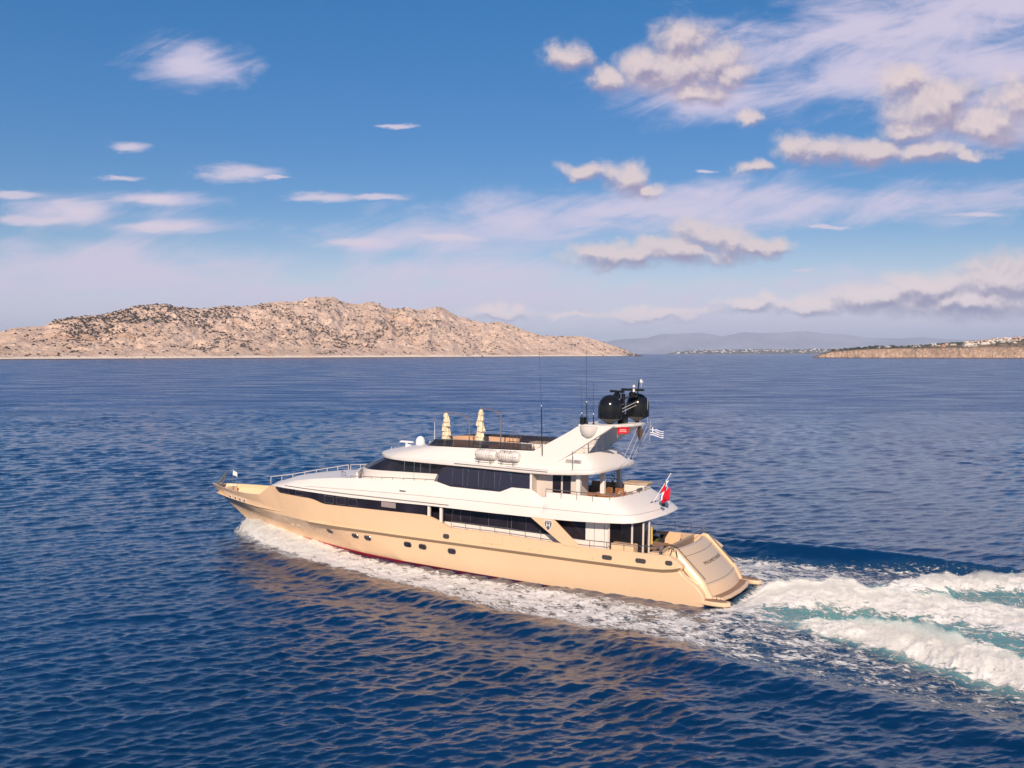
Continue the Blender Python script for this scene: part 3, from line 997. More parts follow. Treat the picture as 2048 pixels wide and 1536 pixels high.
# ------------------------------------------------------------------ the yacht
CREAM = mat('cream_hull_paint', (0.79, 0.545, 0.35), 0.30, spec=0.45, coat=0.22, vary=0.03, vscale=0.4)
WHITE = mat('white_gelcoat', (0.80, 0.74, 0.70), 0.38, spec=0.4, coat=0.15, vary=0.025, vscale=0.5)
RED = mat('red_bottom_paint', (0.42, 0.012, 0.03), 0.45)
BRONZE = mat('bronze_shade', (0.36, 0.26, 0.17), 0.35, metal=0.3)
GLASS = mat('dark_tinted_glass', (0.026, 0.022, 0.034), 0.05, spec=0.5, vary=0.6, vscale=0.6)
BLACKP = mat('gloss_black_paint', (0.012, 0.012, 0.014), 0.16, spec=0.5)
STEEL = mat('polished_steel', (0.62, 0.60, 0.58), 0.22, metal=1.0)
GREYM = mat('grey_metal', (0.30, 0.29, 0.29), 0.4, metal=0.6)
DKLINE = mat('dark_groove', (0.055, 0.05, 0.052), 0.5)
BEIGE = mat('beige_cushion', (0.52, 0.38, 0.27), 0.9, spec=0.2, vary=0.1, vscale=2.0)
TAUPE = mat('taupe_cushion', (0.36, 0.27, 0.21), 0.9, spec=0.2, vary=0.1, vscale=2.0)
CANVAS = mat('cream_canvas', (0.80, 0.68, 0.49), 0.95, spec=0.1, vary=0.12, vscale=3.0)
WICKER = mat('dark_wicker', (0.16, 0.125, 0.10), 0.8, vary=0.3, vscale=20)
DARKF = mat('dark_fabric', (0.03, 0.03, 0.035), 0.8)
WHITEF = mat('white_fabric', (0.78, 0.77, 0.78), 0.9, spec=0.1)
REDF = mat('red_flag_cloth', (0.62, 0.018, 0.04), 0.85, spec=0.1)
BLUEF = mat('blue_flag_cloth', (0.05, 0.13, 0.36), 0.85, spec=0.1)
TEAKF = mat('varnished_teak', (0.42, 0.17, 0.055), 0.35, coat=0.3, vary=0.2, vscale=6)
PLANT = mat('plant_leaf', (0.045, 0.07, 0.022), 0.6, vary=0.3, vscale=8)
YELLOWF = mat('yellow_cloth', (0.66, 0.46, 0.12), 0.9, spec=0.1)
RIGG = mat('pale_rope', (0.66, 0.60, 0.56), 0.8)


def teak_mat():
    m = bpy.data.materials.new('teak_deck')
    m.use_nodes = True
    t = m.node_tree
    b = t.nodes['Principled BSDF']
    ob = t.nodes.new('ShaderNodeTexCoord').outputs['Object']
    y = N(t, 'ShaderNodeSeparateXYZ', {0: ob}).outputs[1]
    fr = M_(t, 'FRACT', M_(t, 'DIVIDE', y, 0.085))
    seam = MR(t, fr, 0.90, 0.93)
    nz = NOISE(t, VM(t, 'MULTIPLY', ob, (0.7, 9, 1)), 2.0, 5)
    c = MIX(t, MR(t, nz, 0.3, 0.7), (0.27, 0.155, 0.10), (0.40, 0.25, 0.165))
    c = MIX(t, M_(t, 'MULTIPLY', seam, 0.7), c, (0.03, 0.025, 0.02))
    t.links.new(c, b.inputs['Base Color'])
    b.inputs['Roughness'].default_value = 0.75
    return m


TEAK = teak_mat()


def tint_mat(name, f, tc):
    m = bpy.data.materials.new(name)
    m.use_nodes = True
    t = m.node_tree
    b = t.nodes['Principled BSDF']
    b.inputs['Base Color'].default_value = (0.03, 0.025, 0.03, 1)
    b.inputs['Roughness'].default_value = 0.05
    tr = N(t, 'ShaderNodeBsdfTransparent', {'Color': (*tc, 1)})
    mx = N(t, 'ShaderNodeMixShader', {0: f})
    t.links.new(b.outputs[0], mx.inputs[1])
    t.links.new(tr.outputs[0], mx.inputs[2])
    t.links.new(mx.outputs[0], t.nodes['Material Output'].inputs[0])
    return m


SMOKE = tint_mat('smoked_screen', .24, (.42, .36, .36))
CLEARG = tint_mat('windbreak_glass', .62, (.62, .60, .58))

YA = empty('motor_yacht', (0, 0, 0), YM)
tag(YA, 'large motor yacht with cream hull and white upper decks running across blue sea', 'yacht')


def itp(x, tab):
    xs, ys = zip(*sorted(tab))
    return float(np.interp(x, xs, ys))


# ---- hull
XE = [(-1.3, 0.1), (0.37, -0.07), (0.65, -0.03), (1.1, 0.36), (1.5, 1.0), (1.8, 1.38), (2.15, 1.22), (2.45, 1.65), (2.75, 2.3), (4, 2.3)]
SH_B = [(0, .05), (.25, .22), (.7, .45), (2, 1.0), (3.5, 1.52), (5.5, 2.1), (8, 2.72), (10.5, 3.15), (13.5, 3.5), (17.5, 3.68), (24, 3.7), (60, 3.7)]
KN_B = [(0, .03), (.3, .2), (1, .48), (2.5, 1.05), (4.5, 1.7), (7, 2.4), (9.5, 2.95), (12.5, 3.40), (16, 3.65), (22, 3.7), (60, 3.7)]
WL_B = [(0, .03), (2, .28), (5, .80), (8, 1.50), (11, 2.28), (14, 2.92), (18, 3.38), (24, 3.55), (60, 3.55)]
ZTOP = [(0, 2.72), (2.3, 2.72), (3.5, 2.68), (7.8, 2.56), (13.6, 2.67), (17.3, 2.64), (17.6, 2.68), (18.1, 2.86), (18.7, 3.08), (19.2, 3.21), (19.7, 3.27), (24, 3.18), (28.6, 3.09), (29.0, 3.12), (29.7, 3.29),
        (30.3, 3.36), (33.5, 3.40), (33.7, 3.42), (34.35, 3.83), (34.8, 3.83), (35.3, 3.5), (36.2, 2.98), (37.2, 2.85), (39.5, 2.80), (42, 2.82), (44.5, 2.84)]
ZKN = [(0, 1.92), (2, 1.86), (8, 1.76), (13.6, 1.72), (21.7, 1.64), (30.5, 1.62), (34, 1.72), (37, 1.82), (40, 1.95), (43.6, 2.05)]
DECK = [(0, 1.85), (17, 1.85), (19, 1.9), (30, 2.0), (36, 1.95), (44.5, 2.2)]


def zhelp(z):
    return itp(z, XE)


NS = 190
S_ = [1 - (1 - i / NS) ** 1.45 for i in range(NS + 1)]       # denser towards the bow (s = 1)


def hull_rows():
    rows = []
    for s in S_:
        r = []
        def lev(xs, xe):
            return xe + s * (xs - xe)
        xk = lev(43.55, 1.38)
        zk = itp(xk, ZKN)
        yk = itp(43.55 - xk, KN_B)
        xw = lev(39.6, 0.05)
        yw = itp(39.6 - xw, WL_B)
        xb = lev(37.5, 0.1)
        r.append((xb, 0.0, -1.35))
        r.append((xb + (xw - xb) * .6, yw * .8, -1.0))
        r.append((xw, yw, -0.20))
        for i in range(1, 8):
            t = i / 8
            z = -0.20 + (zk + 0.20) * t
            x = xw + (xk - xw) * t
            if s < 0.12:                                     # the counter: the hull's end curves forward with height
                w = 1 - s / 0.12
                x = x * (1 - w) + w * (zhelp(z) + s * (43 - zhelp(z)))
            fl = 1.0 + 0.9 * sstep(22, 34, np.array(xk)).item()
            r.append((x, yw + (yk - yw) * (t ** fl), z))
        r.append((xk, yk, zk))
        for t in (0.33, 0.66, 1.0):
            xs = lev(44.5, 2.3)
            zt = itp(xs, ZTOP)
            ys = itp(44.5 - xs, SH_B)
            z = zk + (zt - zk) * t
            x = xk + (xs - xk) * t
            if s < 0.06:
                w = 1 - s / 0.06
                x = x * (1 - w) + w * (zhelp(z) + s * 43)
            r.append((x, yk + (ys - yk) * t, z))
        xs = r[-1][0]
        r.append((xs - (0.12 if xs > 43.8 else 0), max(r[-1][1] - .16, 0.0), r[-1][2]))
        r.append((r[-1][0] - max(0, (xs - 42.0)) * .55, r[-1][1], itp(xs, DECK)))
        rows.append(r)
    return rows


HR = hull_rows()
hb_ = MB()
for side in (1, -1):
    hb_.grid([[(x, y * side, z) for (x, y, z) in r] for r in HR])
# stern returns: the rounded corner and the sloping wing beside the transom panel
ret = HR[0][1:14]
for side in (1, -1):
    rows = []
    for (dx, dy) in ((0, 0), (-.07, -.04), (-.11, -.14), (-.12, -.28), (-.05, -.50), (0.12, -1.15)):
        rows.append([(x + dx, (y + dy) * side, z + (0.0 if dy > -1 else 0.0)) for (x, y, z) in ret])
    hb_.grid(rows)
hull = hb_.build('hull', [CREAM, RED], YA, smooth=28)
for p in hull.data.polygons:
    if p.center.z < -0.2:
        p.material_index = 1
from mathutils.bvhtree import BVHTree
_bm = bmesh.new()
_bm.from_mesh(hull.data)
HB = BVHTree.FromBMesh(_bm)


def hull_y(x, z, side=1):
    h = HB.ray_cast(Vector((x, 12 * side, z)), Vector((0, -side, 0)))
    return (h[0], h[1]) if h[0] else (Vector((x, 3.6 * side, z)), Vector((0, side, 0)))


def on_hull(x, z, w, h, name, m, parent, rim=None, off=0.012, depth=0.05, rad=0.45):
    """a rounded plate lying on the hull side"""
    p, n = hull_y(x, z)
    if n.y < 0:
        n = -n
    tx = Vector((1, 0, 0))
    tx = (tx - n * tx.dot(n)).normalized()
    tz = n.cross(tx)
    if tz.z < 0:
        tz = -tz
    def ring(ww, hh, o):
        pts = []
        r = min(ww, hh) * rad
        for (cx, cy, a0) in ((ww / 2 - r, hh / 2 - r, 0), (-ww / 2 + r, hh / 2 - r, 90), (-ww / 2 + r, -hh / 2 + r, 180), (ww / 2 - r, -hh / 2 + r, 270)):
            for k in range(5):
                a = math.radians(a0 + 22.5 * k)
                pts.append(p + tx * (cx + r * math.cos(a)) + tz * (cy + r * math.sin(a)) + n * o)
        return pts
    b = MB()
    a_, c_ = ring(w, h, off), ring(w, h, -depth)
    k = len(a_)
    b.add(a_ + c_, [tuple(range(k))] + [(i, (i + 1) % k, k + (i + 1) % k, k + i) for i in range(k)])
    o = b.build(name, m, parent, smooth=0)
    if rim:
        f = MB()
        f.tube(ring(w + .03, h + .03, off), .022, 6, closed=True)
        f.build('frame', rim, o)
    return o


# closing plates below the platform and under the hull's stern
b = MB()
b.add([(0.12, 3.55, 0.5), (0.12, -3.55, 0.5), (0.12, -3.5, -1.3), (0.12, 3.5, -1.3)], [(0, 1, 2, 3)])
b.build('stern_plate', CREAM, YA, smooth=0)
# foredeck and main deck
b = MB()
xs = [2.0, 4, 8, 12, 16, 19.5]
b.grid([[(x, y * 3.56, itp(x, DECK) + .004) for y in (-1, -.5, 0, .5, 1)] for x in xs])
b.build('main_deck', TEAK, YA, smooth=0)
b = MB()
xs = [33.5, 35, 36.5, 38, 40, 41.5, 42.8, 43.6]
b.grid([[(x, y * max(itp(44.5 - x, SH_B) - .1, .05), itp(x, DECK) + .004) for y in (-1, -.5, 0, .5, 1)] for x in xs])
b.build('foredeck', mat('cream_deck_paint', (0.72, 0.58, 0.38), 0.7, vary=0.08, vscale=1.0), YA, smooth=0)

# ---- rub rail with a bronze strip under it, its dark colour holding the underside's shade
RUB = [(30.75, 1.60), (30.2, 1.62), (26, 1.64), (21.7, 1.66), (13.6, 1.73), (8, 1.78), (3.2, 1.85), (2.3, 1.90), (1.7, 2.0), (1.25, 2.13)]


def rub(side, sec, name, m, x0=30.75):
    rows = []
    pts = []
    for (xa, za), (xb_, zb) in zip(RUB[:-1], RUB[1:]):
        for k in range(8):
            pts.append((xa + (xb_ - xa) * k / 8, za + (zb - za) * k / 8))
    pts.append(RUB[-1])
    for i, (x, z) in enumerate(pts):
        p, n = hull_y(x, z, side)
        y = abs(p.y)
        tp = min(1, i / 7.0) * min(1, (len(pts) - 1 - i) / 4.0 + .25)
        rows.append([(x, (y - .03 + o * tp) * side, z + q * (0.35 + 0.65 * tp)) for (o, q) in sec])
    return MB().grid(rows, closed=True).build(name, m, YA, smooth=30)


for s in (1, -1):
    rub(s, [(0, .10), (.15, .07), (.17, .03), (.16, 0.0), (0, 0.0)], 'rub_rail', CREAM)
    rub(s, [(0, -.002), (.150, -.002), (.152, -.05), (.10, -.10), (.10, -.14), (.04, -.20), (0, -.21)], 'rub_strip', BRONZE)

# ---- hull fittings on the port side (the side seen)
for x in (28.53, 25.89, 24.69, 21.07, 19.79, 17.36):
    on_hull(x, 1.06, .62, .33, 'porthole', GLASS, YA, STEEL)
for x in (33.6, 32.75):
    on_hull(x, .78, .34, .22, 'porthole', GLASS, YA, WHITE)
for x, z in ((38.5, 2.16), (39.2, 2.18), (39.95, 2.2), (40.8, 2.22)):
    on_hull(x, z, .36, .14, 'hawse_hole', DKLINE, YA, WHITE)
for x, z, w in ((5.95, 2.12, .62), (3.75, 2.2, .62), (1.98, 2.30, .40)):
    on_hull(x, z, w, .22, 'mooring_port', DKLINE, YA, STEEL)
on_hull(17.8, 2.02, .46, .26, 'mooring_port', DKLINE, YA, STEEL)
b = MB()
for x, z in ((14.9, 1.90), (14.2, 1.92), (11.4, 1.95), (10.6, 1.96), (16.6, 1.9), (6.9, 1.96)):
    p, n = hull_y(x, z)
    b.ball((x, p.y, z), .035, 8, 6)
b.build('hull_fitting', GREYM, YA)
b = MB()
for (xa, za, xb_, zb) in ((14.75, 2.62, 14.75, 1.85), (13.4, 2.62, 13.4, 1.85), (14.72, 1.95, 13.43, 1.95)):
    pa, pb = hull_y(xa, za)[0], hull_y(xb_, zb)[0]
    b.tube([(xa, pa.y + .001, za), (xb_, pb.y + .001, zb)], .006, 4)
b.build('gate_seam', BRONZE, YA)

# ---- white shell of the upper deck: described along its outline from the bow round to the stern
#        lower edge x,y,z            upper edge x,y,z
SHELL = [(37.2, 0.0, 3.30, 36.7, 0.0, 3.62), (36.9, .8, 3.34, 36.4, .7, 3.66), (36.2, 1.6, 3.52, 35.7, 1.4, 3.76), (35.3, 2.4, 3.72, 34.9, 2.05, 3.92), (34.6, 2.92, 3.84, 33.9, 2.55, 4.12), (33.3, 3.32, 3.87, 32.3, 2.88, 4.42),
         (31, 3.55, 3.86, 30.2, 3.10, 4.76), (28.5, 3.68, 3.84, 28.0, 3.20, 5.02), (26, 3.74, 3.83, 26, 3.24, 5.18), (22, 3.76, 3.90, 22, 3.25, 5.38), (19.6, 3.76, 3.95, 19.3, 3.25, 5.54), (18.9, 3.76, 3.955, 18.95, 3.25, 5.55),
         (17.8, 3.76, 3.96, 17.84, 3.25, 5.31), (15.5, 3.76, 3.97, 15.5, 3.25, 5.31), (13.9, 3.76, 3.98, 13.9, 3.25, 5.32), (13.0, 3.76, 4.0, 13.02, 3.25, 5.69), (11.5, 3.76, 4.02, 11.55, 3.25, 5.71),
         (10.72, 3.76, 4.03, 10.75, 3.27, 5.27), (10.5, 3.76, 4.03, 10.5, 3.27, 5.30), (10.45, 3.76, 4.03, 10.42, 3.27, 5.63), (8.5, 3.76, 4.08, 8.7, 3.28, 5.65), (6.6, 3.76, 4.18, 7.2, 3.26, 5.65), (5.6, 3.76, 4.25, 6.75, 3.24, 5.65), (4.9, 3.72, 4.30, 6.42, 3.16, 5.65),
         (4.42, 3.55, 4.34, 6.14, 2.96, 5.65), (4.12, 3.24, 4.37, 5.92, 2.66, 5.65), (3.92, 2.7, 4.41, 5.78, 2.2, 5.65), (3.76, 1.9, 4.44, 5.68, 1.6, 5.65), (3.62, 1.0, 4.46, 5.62, .8, 5.65), (3.55, 0.0, 4.47, 5.60, 0.0, 5.65)]


def shell_at(fr, L):
    """point on the white shell: L along the outline (index, fractional), fr from lower (0) to upper edge (1)"""
    i = min(int(L), len(SHELL) - 2)
    q = L - i
    a = [SHELL[i][k] * (1 - q) + SHELL[i + 1][k] * q for k in range(6)]
    lo, up = Vector(a[:3]), Vector(a[3:])
    p = lo.lerp(up, fr)
    out = Vector((lo.x - up.x, lo.y - up.y, 0))
    if out.length > 1e-6:
        out.normalize()
        bul = max(0.0, 0.10 * math.sin(PI * min(fr * 1.15, 1)) ) * min(1, (up.z - lo.z) / 1.2)
        p += out * bul
    return p


b = MB()
FR = [0, .04, .12, .3, .45, .6, .75, .88, 1]
rows = []
for i in range(len(SHELL) - 1):
    x0, x1 = SHELL[i][0], SHELL[i + 1][0]
    n = 2 if abs(x0 - x1) < 1.2 else 4
    for k in range(n):
        rows.append([tuple(shell_at(f, i + k / n)) for f in FR])
rows.append([tuple(shell_at(f, len(SHELL) - 1.0001)) for f in FR])
low_rim = [r[0] for r in rows]
top_rim = [r[-1] for r in rows]
for s in (1, -1):
    b.grid([[(x, y * s, z) for (x, y, z) in r] for r in rows])
# underside
b.grid([[(r[0][0], y * r[0][1], r[0][2] + .001) for y in (1, .96)] + [(r[0][0], y * r[0][1], r[0][2] + .03) for y in (.95, .4, 0, -.4, -.95)] + [(r[0][0], y * r[0][1], r[0][2] + .001) for y in (-.96, -1)] for r in rows])
shell = b.build('upper_hull_shell', WHITE, YA, smooth=32)
# crowned coach roof in front of the wheelhouse, then flat side decks aft of it
b = MB()
rr = [p for p in top_rim if p[0] > 18.0]
def crown(x, y, z, f):
    cr = itp(x, [(18, 0), (26, .0), (28.5, .18), (31, .34), (34, .36), (36.7, .1)])
    return (x, y * f, z - .02 + cr * (1 - f * f) - (0.16 if x < 27.2 and abs(f) < .97 else 0))
b.grid([[crown(*p, f) for f in (-1, -.97, -.8, -.55, -.28, 0, .28, .55, .8, .97, 1)] for p in rr])
b.build('coach_roof', WHITE, YA, smooth=40)
# upper aft deck and the inner faces of its coaming
b = MB()
rr = [p for p in top_rim if p[0] < 11.7]
b.grid([[(x + (0.12 if x < 6.3 else 0), y * f, 4.78) for f in (-.95, 0, .95)] for (x, y, z) in rr if True])
b.build('upper_aft_deck', TEAK, YA, smooth=0)
b = MB()
for s in (1, -1):
    b.grid([[(x, y * s, z + .002), (x + (0.12 if x < 6.5 else 0), (y - .13) * s if y > .3 else y * s, z + .002), (x + (0.12 if x < 6.5 else 0), (y - .13) * s if y > .3 else y * s, 4.6)] for (x, y, z) in rr if x < 10.46])
b.build('aft_coaming_cap', mat('beige_paint', (0.62, 0.45, 0.32), 0.5), YA, smooth=30)


def shell_line(fr, L0, L1, r, name, m, n=40, off=0.004, sides=(1,)):
    b = MB()
    for s in sides:
        pts = []
        for i in range(n + 1):
            p = shell_at(fr(i / n) if callable(fr) else fr, L0 + (L1 - L0) * i / n)
            pts.append((p.x, (p.y + off) * s, p.z))
        b.tube(pts, r, 5)
    return b.build(name, m, YA)


def Lx(x):                                             # outline index of the port side at lower-edge position x
    for i in range(len(SHELL) - 1):
        if SHELL[i][0] >= x >= SHELL[i + 1][0]:
            return i + (SHELL[i][0] - x) / max(SHELL[i][0] - SHELL[i + 1][0], 1e-6)
    return 0


def fr_at(zt):
    return lambda L: (zt(shell_at(0, L).x) - shell_at(0, L).z) / max(shell_at(1, L).z - shell_at(0, L).z, .1)


b = MB()
pts = []
for i in range(50):
    x = 33.2 + (17.6 - 33.2) * i / 49
    L = Lx(x)
    z = itp(x, [(33.2, 4.02), (26, 4.06), (17.6, 4.14)])
    f = fr_at(lambda q: z)(L)
    p = shell_at(f, L)
    pts.append((p.x, p.y + .01, p.z))
b.tube(pts, .032, 6)
b.build('gutter_rail', GREYM, YA)
b = MB()
pts = []
for i in range(110):
    L = Lx(31.0) + (len(SHELL) - 1.001 - Lx(31.0)) * i / 109
    x = shell_at(0, L).x
    z = itp(x, [(31, 4.20), (26, 4.40), (20, 4.55), (13.6, 4.62), (6, 4.72), (3.3, 4.78)])
    f = min(fr_at(lambda q: z)(L), .95)
    p = shell_at(f, L)
    lo, up = shell_at(0, L), shell_at(1, L)
    o = Vector((lo.x - up.x, lo.y - up.y, 0)).normalized()
    pts.append(tuple(p + o * .004))
pts += [(x, -y, z) for (x, y, z) in reversed(pts[45:-1])]
b.tube(pts, .009, 5)
b.build('groove_line', DKLINE, YA)
# small scupper in the white side
L = Lx(21.6)
p = shell_at(.52, L)
MB().box(p.x - .28, p.x + .28, p.y - .05, p.y + .012, p.z - .07, p.z + .07).build('scupper', GREYM, YA, smooth=0, bevel=.03)

# ---- black window strip between hull and shell
b = MB()
xs = np.linspace(19.45, 34.15, 60)
for s in (1, -1):
    rws = []
    for x in xs:
        yl = itp(44.5 - x, SH_B) - .07
        yu = shell_at(0, Lx(x)).y - .07
        rws.append([(x, yl * s, itp(x, ZTOP) - .05), (x, yu * s, shell_at(0, Lx(x)).z + .02)])
    b.grid(rws)
strip = b.build('window_strip', GLASS, YA, smooth=60)


def frame_on_strip(x0, x1):
    def P(x, f):
        yl = itp(44.5 - x, SH_B) - .06
        yu = shell_at(0, Lx(x)).y - .06
        zl, zu = itp(x, ZTOP) + .0, shell_at(0, Lx(x)).z
        return (x, yl + (yu - yl) * f, zl + (zu - zl) * f)
    return MB().tube([P(x0, .84), P(x0, .14), P(x1, .14), P(x1, .84)], .014, 5, closed=True).build('window_frame', GREYM, strip)


for a, c in ((33.2, 32.5), (31.75, 30.95), (28.7, 27.85), (27.55, 26.7), (26.4, 25.6)):
    frame_on_strip(a, c)
MB().box(22.1, 23.35, 3.55, 3.72, 3.45, 3.83).build('vent_box', mat('grey_lilac_panel', (0.33, 0.27, 0.27), 0.4), YA, smooth=0, bevel=.03)
# pillars beside the side door
for x in (19.35, 18.35):
    MB().box(x - .09, x + .09, 3.42, 3.62, itp(x, DECK), 3.99).build('pillar', WHITE, YA, smooth=0, bevel=.03)

# ---- main deck house
b = MB()
for s in (1, -1):
    b.box(6.25, 20.5, 2.78 * s if s > 0 else -2.9, 2.9 if s > 0 else -2.78, 1.86, 4.22)
b.box(20.3, 20.5, -3.6, 3.6, 1.9, 3.97)
b.box(8.0, 8.12, -2.77, 2.77, 1.86, 4.25)
house = b.build('deck_house', WHITE, YA, smooth=0)
SG = MB()
for (x0, x1) in ((18.9, 17.21), (17.2, 14.96), (14.95, 13.21), (13.2, 11.06), (11.05, 7.82)):
    SG.box(x1, x0, 2.88, 2.915, 2.84, 3.99)
SG.build('saloon_window', GLASS, YA, smooth=0, bevel=.01)
b = MB()
for x in (17.9, 16.4, 13.5, 12.1, 10.3):
    b.box(x - .012, x + .012, 2.90, 2.925, 2.85, 3.97)
b.build('mullion', mat('dark_mullion', (.09, .08, .09), .4), YA, smooth=0)
# side door in the white wall
MB().box(18.92, 20.25, 2.88, 2.912, 1.95, 3.96).build('side_door', GLASS, YA, smooth=0, bevel=.01)
d = MB().box(6.55, 7.2, 2.89, 2.915, 1.9, 3.95).build('door', WHITE, YA, smooth=0, bevel=.012)
MB().tube([(6.66, 2.95, 2.9), (6.80, 2.95, 2.88)], .02, 6).build('handle', STEEL, d)
b = MB()
for x in (6.53, 7.22):
    b.tube([(x, 2.903, 1.9), (x, 2.903, 3.97)], .012, 5)
b.build('door_seam', DKLINE, YA)
# cream diagonal panel with the shield
dp = MB().prism([(11.35, 4.03), (9.68, 4.06), (7.75, 2.50), (8.95, 2.50)], 'y', 3.60, 3.73).build('diagonal_panel', CREAM, YA, smooth=0, bevel=.02)
sx, sz = 10.02, 3.66
shp = [(-.27, .30), (.27, .30), (.30, .1), (.22, -.15), (0, -.42), (-.22, -.15), (-.30, .1)]
e = MB().prism([(sx + x, sz + z) for x, z in shp], 'y', 3.732, 3.745).build('shield_emblem', WHITE, dp, smooth=0)
MB().prism([(sx + x * .84, sz + z * .84) for x, z in shp], 'y', 3.746, 3.752).build('emblem_field', mat('emblem_grey', (.10, .10, .12), .4), dp, smooth=0)
b = MB()
for q in (-.1, .1):
    b.box(sx + q - .03, sx + q + .03, 3.753, 3.758, sz - .14, sz + .12)
b.box(sx - .07, sx + .07, 3.753, 3.757, sz - .03, sz + .02)
b.box(sx - .2, sx + .2, 3.753, 3.757, sz + .17, sz + .2)
b.build('emblem_letter', WHITE, dp, smooth=0)
# glazed end of the aft deck: curved smoked panes between white posts
pl = [(6.25, 2.95), (4.75, 3.0), (4.25, 2.62), (4.05, 2.0), (4.0, 1.0), (4.0, -1.0), (4.05, -2.0), (4.3, -2.7)]
b = MB()
for i, ((xa, ya), (xb_, yb)) in enumerate(zip(pl[:-1], pl[1:])):
    if i >= 3:
        continue
    b.grid([[(xa, ya, 2.2), (xa, ya, 4.35)], [(xb_, yb, 2.2), (xb_, yb, 4.35)]])
b.build('glass_windbreak', CLEARG, YA, smooth=0)
for (x, y) in ((6.2, 2.95), (4.62, 3.05), (4.13, 2.5), (3.98, 1.95)):
    MB().tube([(x, y, 1.86), (x, y, 4.44)], .065, 10).build('deck_post', mat('pale_post', (.66, .58, .54), .4), YA)
b = MB()
for (xa, ya), (xb_, yb) in zip(pl[1:4], pl[2:5]):
    b.prism([(xa + .12, ya - .1), (xb_ + .12, yb - .1), (xb_ - .12, yb + .1), (xa - .12, ya + .1)], 'z', 1.86, 2.24)
b.build('glass_sill', WHITE, YA, smooth=0)
MB().box(4.35, 5.85, 2.7, 3.45, 1.86, 3.0).build('deck_locker', CREAM, YA, smooth=0, bevel=.08)
MB().box(2.75, 3.35, 2.75, 3.42, 1.86, 2.72).build('deck_locker', CREAM, YA, smooth=0, bevel=.06)
# saloon end wall: dark glass doors
MB().box(7.9, 7.99, -2.6, 2.6, 2.0, 4.1).build('saloon_door', GLASS, YA, smooth=0)

# ---- rails
def rail(pts, h, name, posts, m=STEEL, r=.024, foot=0.0, mid=()):
    """handrail along pts (x,y,z of the foot line) with stanchions every so often"""
    b = MB()
    P = [Vector(p) for p in pts]
    b.tube([p + Vector((0, 0, h)) for p in P], r, 6)
    for q in mid:
        b.tube([p + Vector((0, 0, h * q)) for p in P], r * .6, 5)
    ln = [0]
    for a_, c_ in zip(P[:-1], P[1:]):
        ln.append(ln[-1] + (c_ - a_).length)
    n = max(1, round(ln[-1] / posts))
    for k in range(n + 1):
        d = ln[-1] * k / n
        i = max(j for j in range(len(ln) - 1) if ln[j] <= d + 1e-6)
        p = P[i].lerp(P[i + 1], (d - ln[i]) / max(ln[i + 1] - ln[i], 1e-6))
        b.tube([p + Vector((0, 0, foot)), p + Vector((0, 0, h))], r * .9, 6)
    return b.build(name, m, YA)


for s in (1, -1):
    rail([(x, 3.62 * s, itp(x, ZTOP)) for x in np.linspace(17.45, 2.6, 30)], .42, 'bulwark_rail', 1.12)
    pts = []
    for i in range(len(SHELL)):
        x, y, z = SHELL[i][3:]
        if x < 10.6 and i >= 19:
            pts.append((x - (.1 if x < 6.6 else 0), (y + .1) * s if y > 1.2 else y * s, 5.3))
    rail(pts, .55, 'upper_deck_rail', 1.15)
    rail([(x, itp(x, [(18.9, 3.2), (26.5, 3.18)]) * s, itp(x, [(18.9, 5.5), (19.6, 5.5), (26.6, 5.14)])) for x in np.linspace(18.95, 26.6, 12)], .14, 'side_deck_rail', 1.0)
rail([(38.6 - 6.6 * i / 10, -itp(38.6 - 6.6 * i / 10, [(38.6, .9), (36.5, 1.5), (35, 2.3), (33, 2.7), (32, 2.85)]), itp(38.6 - 6.6 * i / 10, [(38.6, 3.2), (36.5, 3.55), (35, 3.9), (33, 4.3), (32, 4.5)])) for i in range(11)], .55, 'coach_roof_rail', 1.0, m=mat('pale_post', (.66, .58, .54), .4), r=.03)
rail([(31.8 - 5 * i / 6, -2.9, itp(31.8 - 5 * i / 6, [(31.8, 4.6), (27, 5.15)])) for i in range(7)], .45, 'coach_roof_rail', 1.0, m=mat('pale_post'), r=.028)

# ---- wheelhouse: white base, raked dark glass
bot = [(27.5, 0), (27.3, .8), (26.7, 1.7), (25.9, 2.35), (25.0, 2.68), (24.0, 2.76), (18.2, 2.76)]
top = [(24.9, 0), (24.75, .8), (24.35, 1.6), (23.8, 2.25), (23.3, 2.58), (22.8, 2.70), (18.2, 2.70)]
def sill(x):
    return itp(x, [(18.2, 6.02), (24, 5.84), (27.5, 5.74)])
b = MB()
for s in (1, -1):
    b.grid([[(x, y * s, 4.85), (x, y * s, sill(x))] for x, y in bot])
b.grid([[(x, y, sill(x)), (x, -y, sill(x))] for x, y in bot])
wh = b.build('wheelhouse_base', WHITE, YA, smooth=35)
b = MB()
for s in (1, -1):
    b.grid([[(xa - .06, (ya - .03) * s, sill(xa) + .002), (xb_, yb * s, 6.82)] for (xa, ya), (xb_, yb) in zip(bot, top)])
whg = b.build('wheelhouse_glass', GLASS, YA, smooth=35)
b = MB()
for i in (1, 2, 3):
    for s in (1, -1):
        (xa, ya), (xb_, yb) = bot[i], top[i]
        b.tube([(xa - .04, ya * s, sill(xa) + .02), (xb_ + .02, yb * s + .01 * s, 6.78)], .022, 5)
b.build('windscreen_bar', GREYM, YA)
b = MB()
for x in (22.1, 21.25, 20.7, 19.9):
    b.tube([(x, 2.74, 5.98), (x, 2.71, 6.75)], .018, 5)
b.tube([(21.25, 2.775, 4.95), (21.25, 2.775, 5.98)], .010, 5)
b.build('window_bar', STEEL, YA)
b = MB()                                                # low front wall with a gate, at the wheelhouse foot
